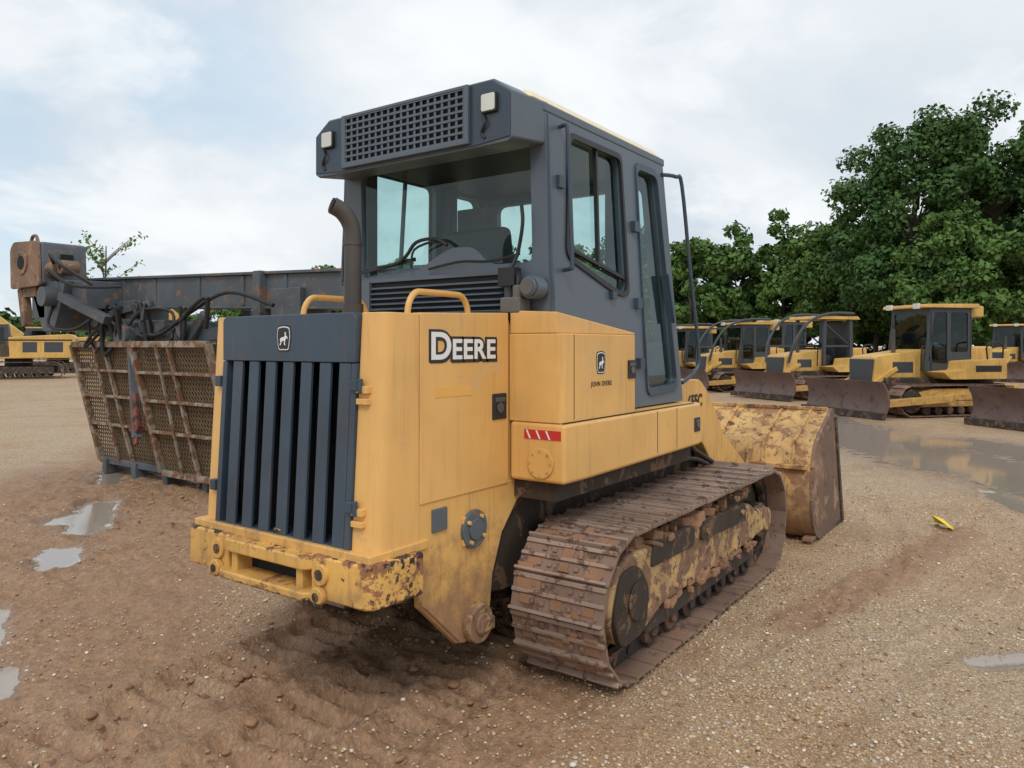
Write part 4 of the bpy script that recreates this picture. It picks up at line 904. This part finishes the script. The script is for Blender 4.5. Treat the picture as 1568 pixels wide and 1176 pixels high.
cv=[];cf=[];cnt=0
for k in range(560):
    if k<280: x=rng.uniform(1.3,3.2);y=rng.uniform(1.9,3.7)
    elif k<450: x=rng.normal(4.2,.5);y=rng.normal(6.6,.7)
    else: x=rng.uniform(3,6.0);y=1.45+rng.normal(0,.10)
    z,w_,m_=hz(x,y)
    if w_>0: continue
    s_=.008+.030*rng.random()**3
    if k>=450: s_*=.6
    p=icv*rng.uniform(.6,1.35,(12,1))*np.array([1,rng.uniform(.6,1),.55])*s_+np.array([x,y,z+s_*.1])
    cv.append(p); cf+=[(q[0]+cnt*12,q[1]+cnt*12,q[2]+cnt*12) for q in icf]; cnt+=1
cm=bpy.data.meshes.new('mud_clods'); cm.from_pydata(np.concatenate(cv).tolist(),[],cf); cm.materials.append(paint('wet_mud',(.29,.155,.085),.6,.3,streak=0,bump=.6))
co=bpy.data.objects.new('mud_clods',cm); col.objects.link(co); mo=co.modifiers.new('s','SUBSURF'); mo.levels=1; mo.render_levels=1
e=empty('plastic_scrap',(7.6,.74,0)); MB().add([(-.07,-.08,.01),(.08,-.07,.0),(.09,.08,.03),(-.05,.09,.12),(.0,.0,.08)],[(0,1,4),(1,2,4),(2,3,4),(3,0,4)]).obj('scrap_sheet',e,M['scrap'],off=(0,0,0),sharp=20)

# ============================================================ SKY / LIGHT
w=bpy.data.worlds.new("World"); sc.world=w; w.use_nodes=True; nt=w.node_tree; bg=nt.nodes['Background']
sky=nt.nodes.new('ShaderNodeTexSky'); sky.sky_type='NISHITA'; sky.sun_disc=False; sky.sun_elevation=rad(48); sky.sun_rotation=rad(230)
tc=nt.nodes.new('ShaderNodeTexCoord').outputs['Generated']
sp=nt.nodes.new('ShaderNodeSeparateXYZ'); nt.links.new(tc,sp.inputs[0])
zz=N_math(nt,'ADD',N_math(nt,'MAXIMUM',sp.outputs[2],0.0),.34)
cb=nt.nodes.new('ShaderNodeCombineXYZ'); nt.links.new(N_math(nt,'DIVIDE',sp.outputs[0],zz),cb.inputs[0]); nt.links.new(N_math(nt,'DIVIDE',sp.outputs[1],zz),cb.inputs[1])
pv=cb.outputs[0]
n1=N_noise(nt,N_map(nt,pv,(1,1,1),(3.1,1.7,0)),1.1,5,.52,.3); n2=N_noise(nt,N_map(nt,pv,(1,1,1),(8,2,4)),2.0,6,.58,.3)
n3=N_noise(nt,N_map(nt,pv,(1,1,1),(1,5,9)),1.0,5,.55,.2)
cl=N_mix(nt,N_ramp(nt,n1,.34,.64),(5.0,5.6,6.2),(6.7,7.0,7.2))
bl=N_mix(nt,.65,sky.outputs[0],(4.6,6.2,7.4))
cl=N_mix(nt,N_math(nt,'MULTIPLY',N_ramp(nt,n3,.50,.64),.50),cl,bl)
outc=N_mix(nt,N_math(nt,'MULTIPLY',N_ramp(nt,n2,.46,.64),.65),cl,(7.7,7.85,7.9))
nt.links.new(outc,bg.inputs[0]); bg.inputs[1].default_value=.132
sl=bpy.data.lights.new('sun','SUN'); sl.energy=1.3; sl.angle=rad(20); sl.color=(1,.97,.93)
so=bpy.data.objects.new('sun',sl); col.objects.link(so); so.location=(-10,-10,20)
so.rotation_euler=Vector((.62,.42,-.85)).to_track_quat('-Z','Y').to_euler()

# ============================================================ CAMERA
cam=bpy.data.cameras.new('camera'); co_=bpy.data.objects.new('camera',cam); col.objects.link(co_)
cam.sensor_width=36; cam.lens=26.56; cam.shift_y=-.037; cam.clip_end=4000; cam.clip_start=.05
co_.location=(0,0,EYE); co_.rotation_euler=(rad(90),0,rad(35.3-90))
sc.camera=co_
for o in list(col.objects):
    if o.parent is None:
        o.location=o.location*S
        if o.type in {'EMPTY','MESH'}: o.scale=[a*S for a in o.scale]
sc.view_settings.view_transform='Standard'; sc.view_settings.look='None'; sc.view_settings.exposure=0
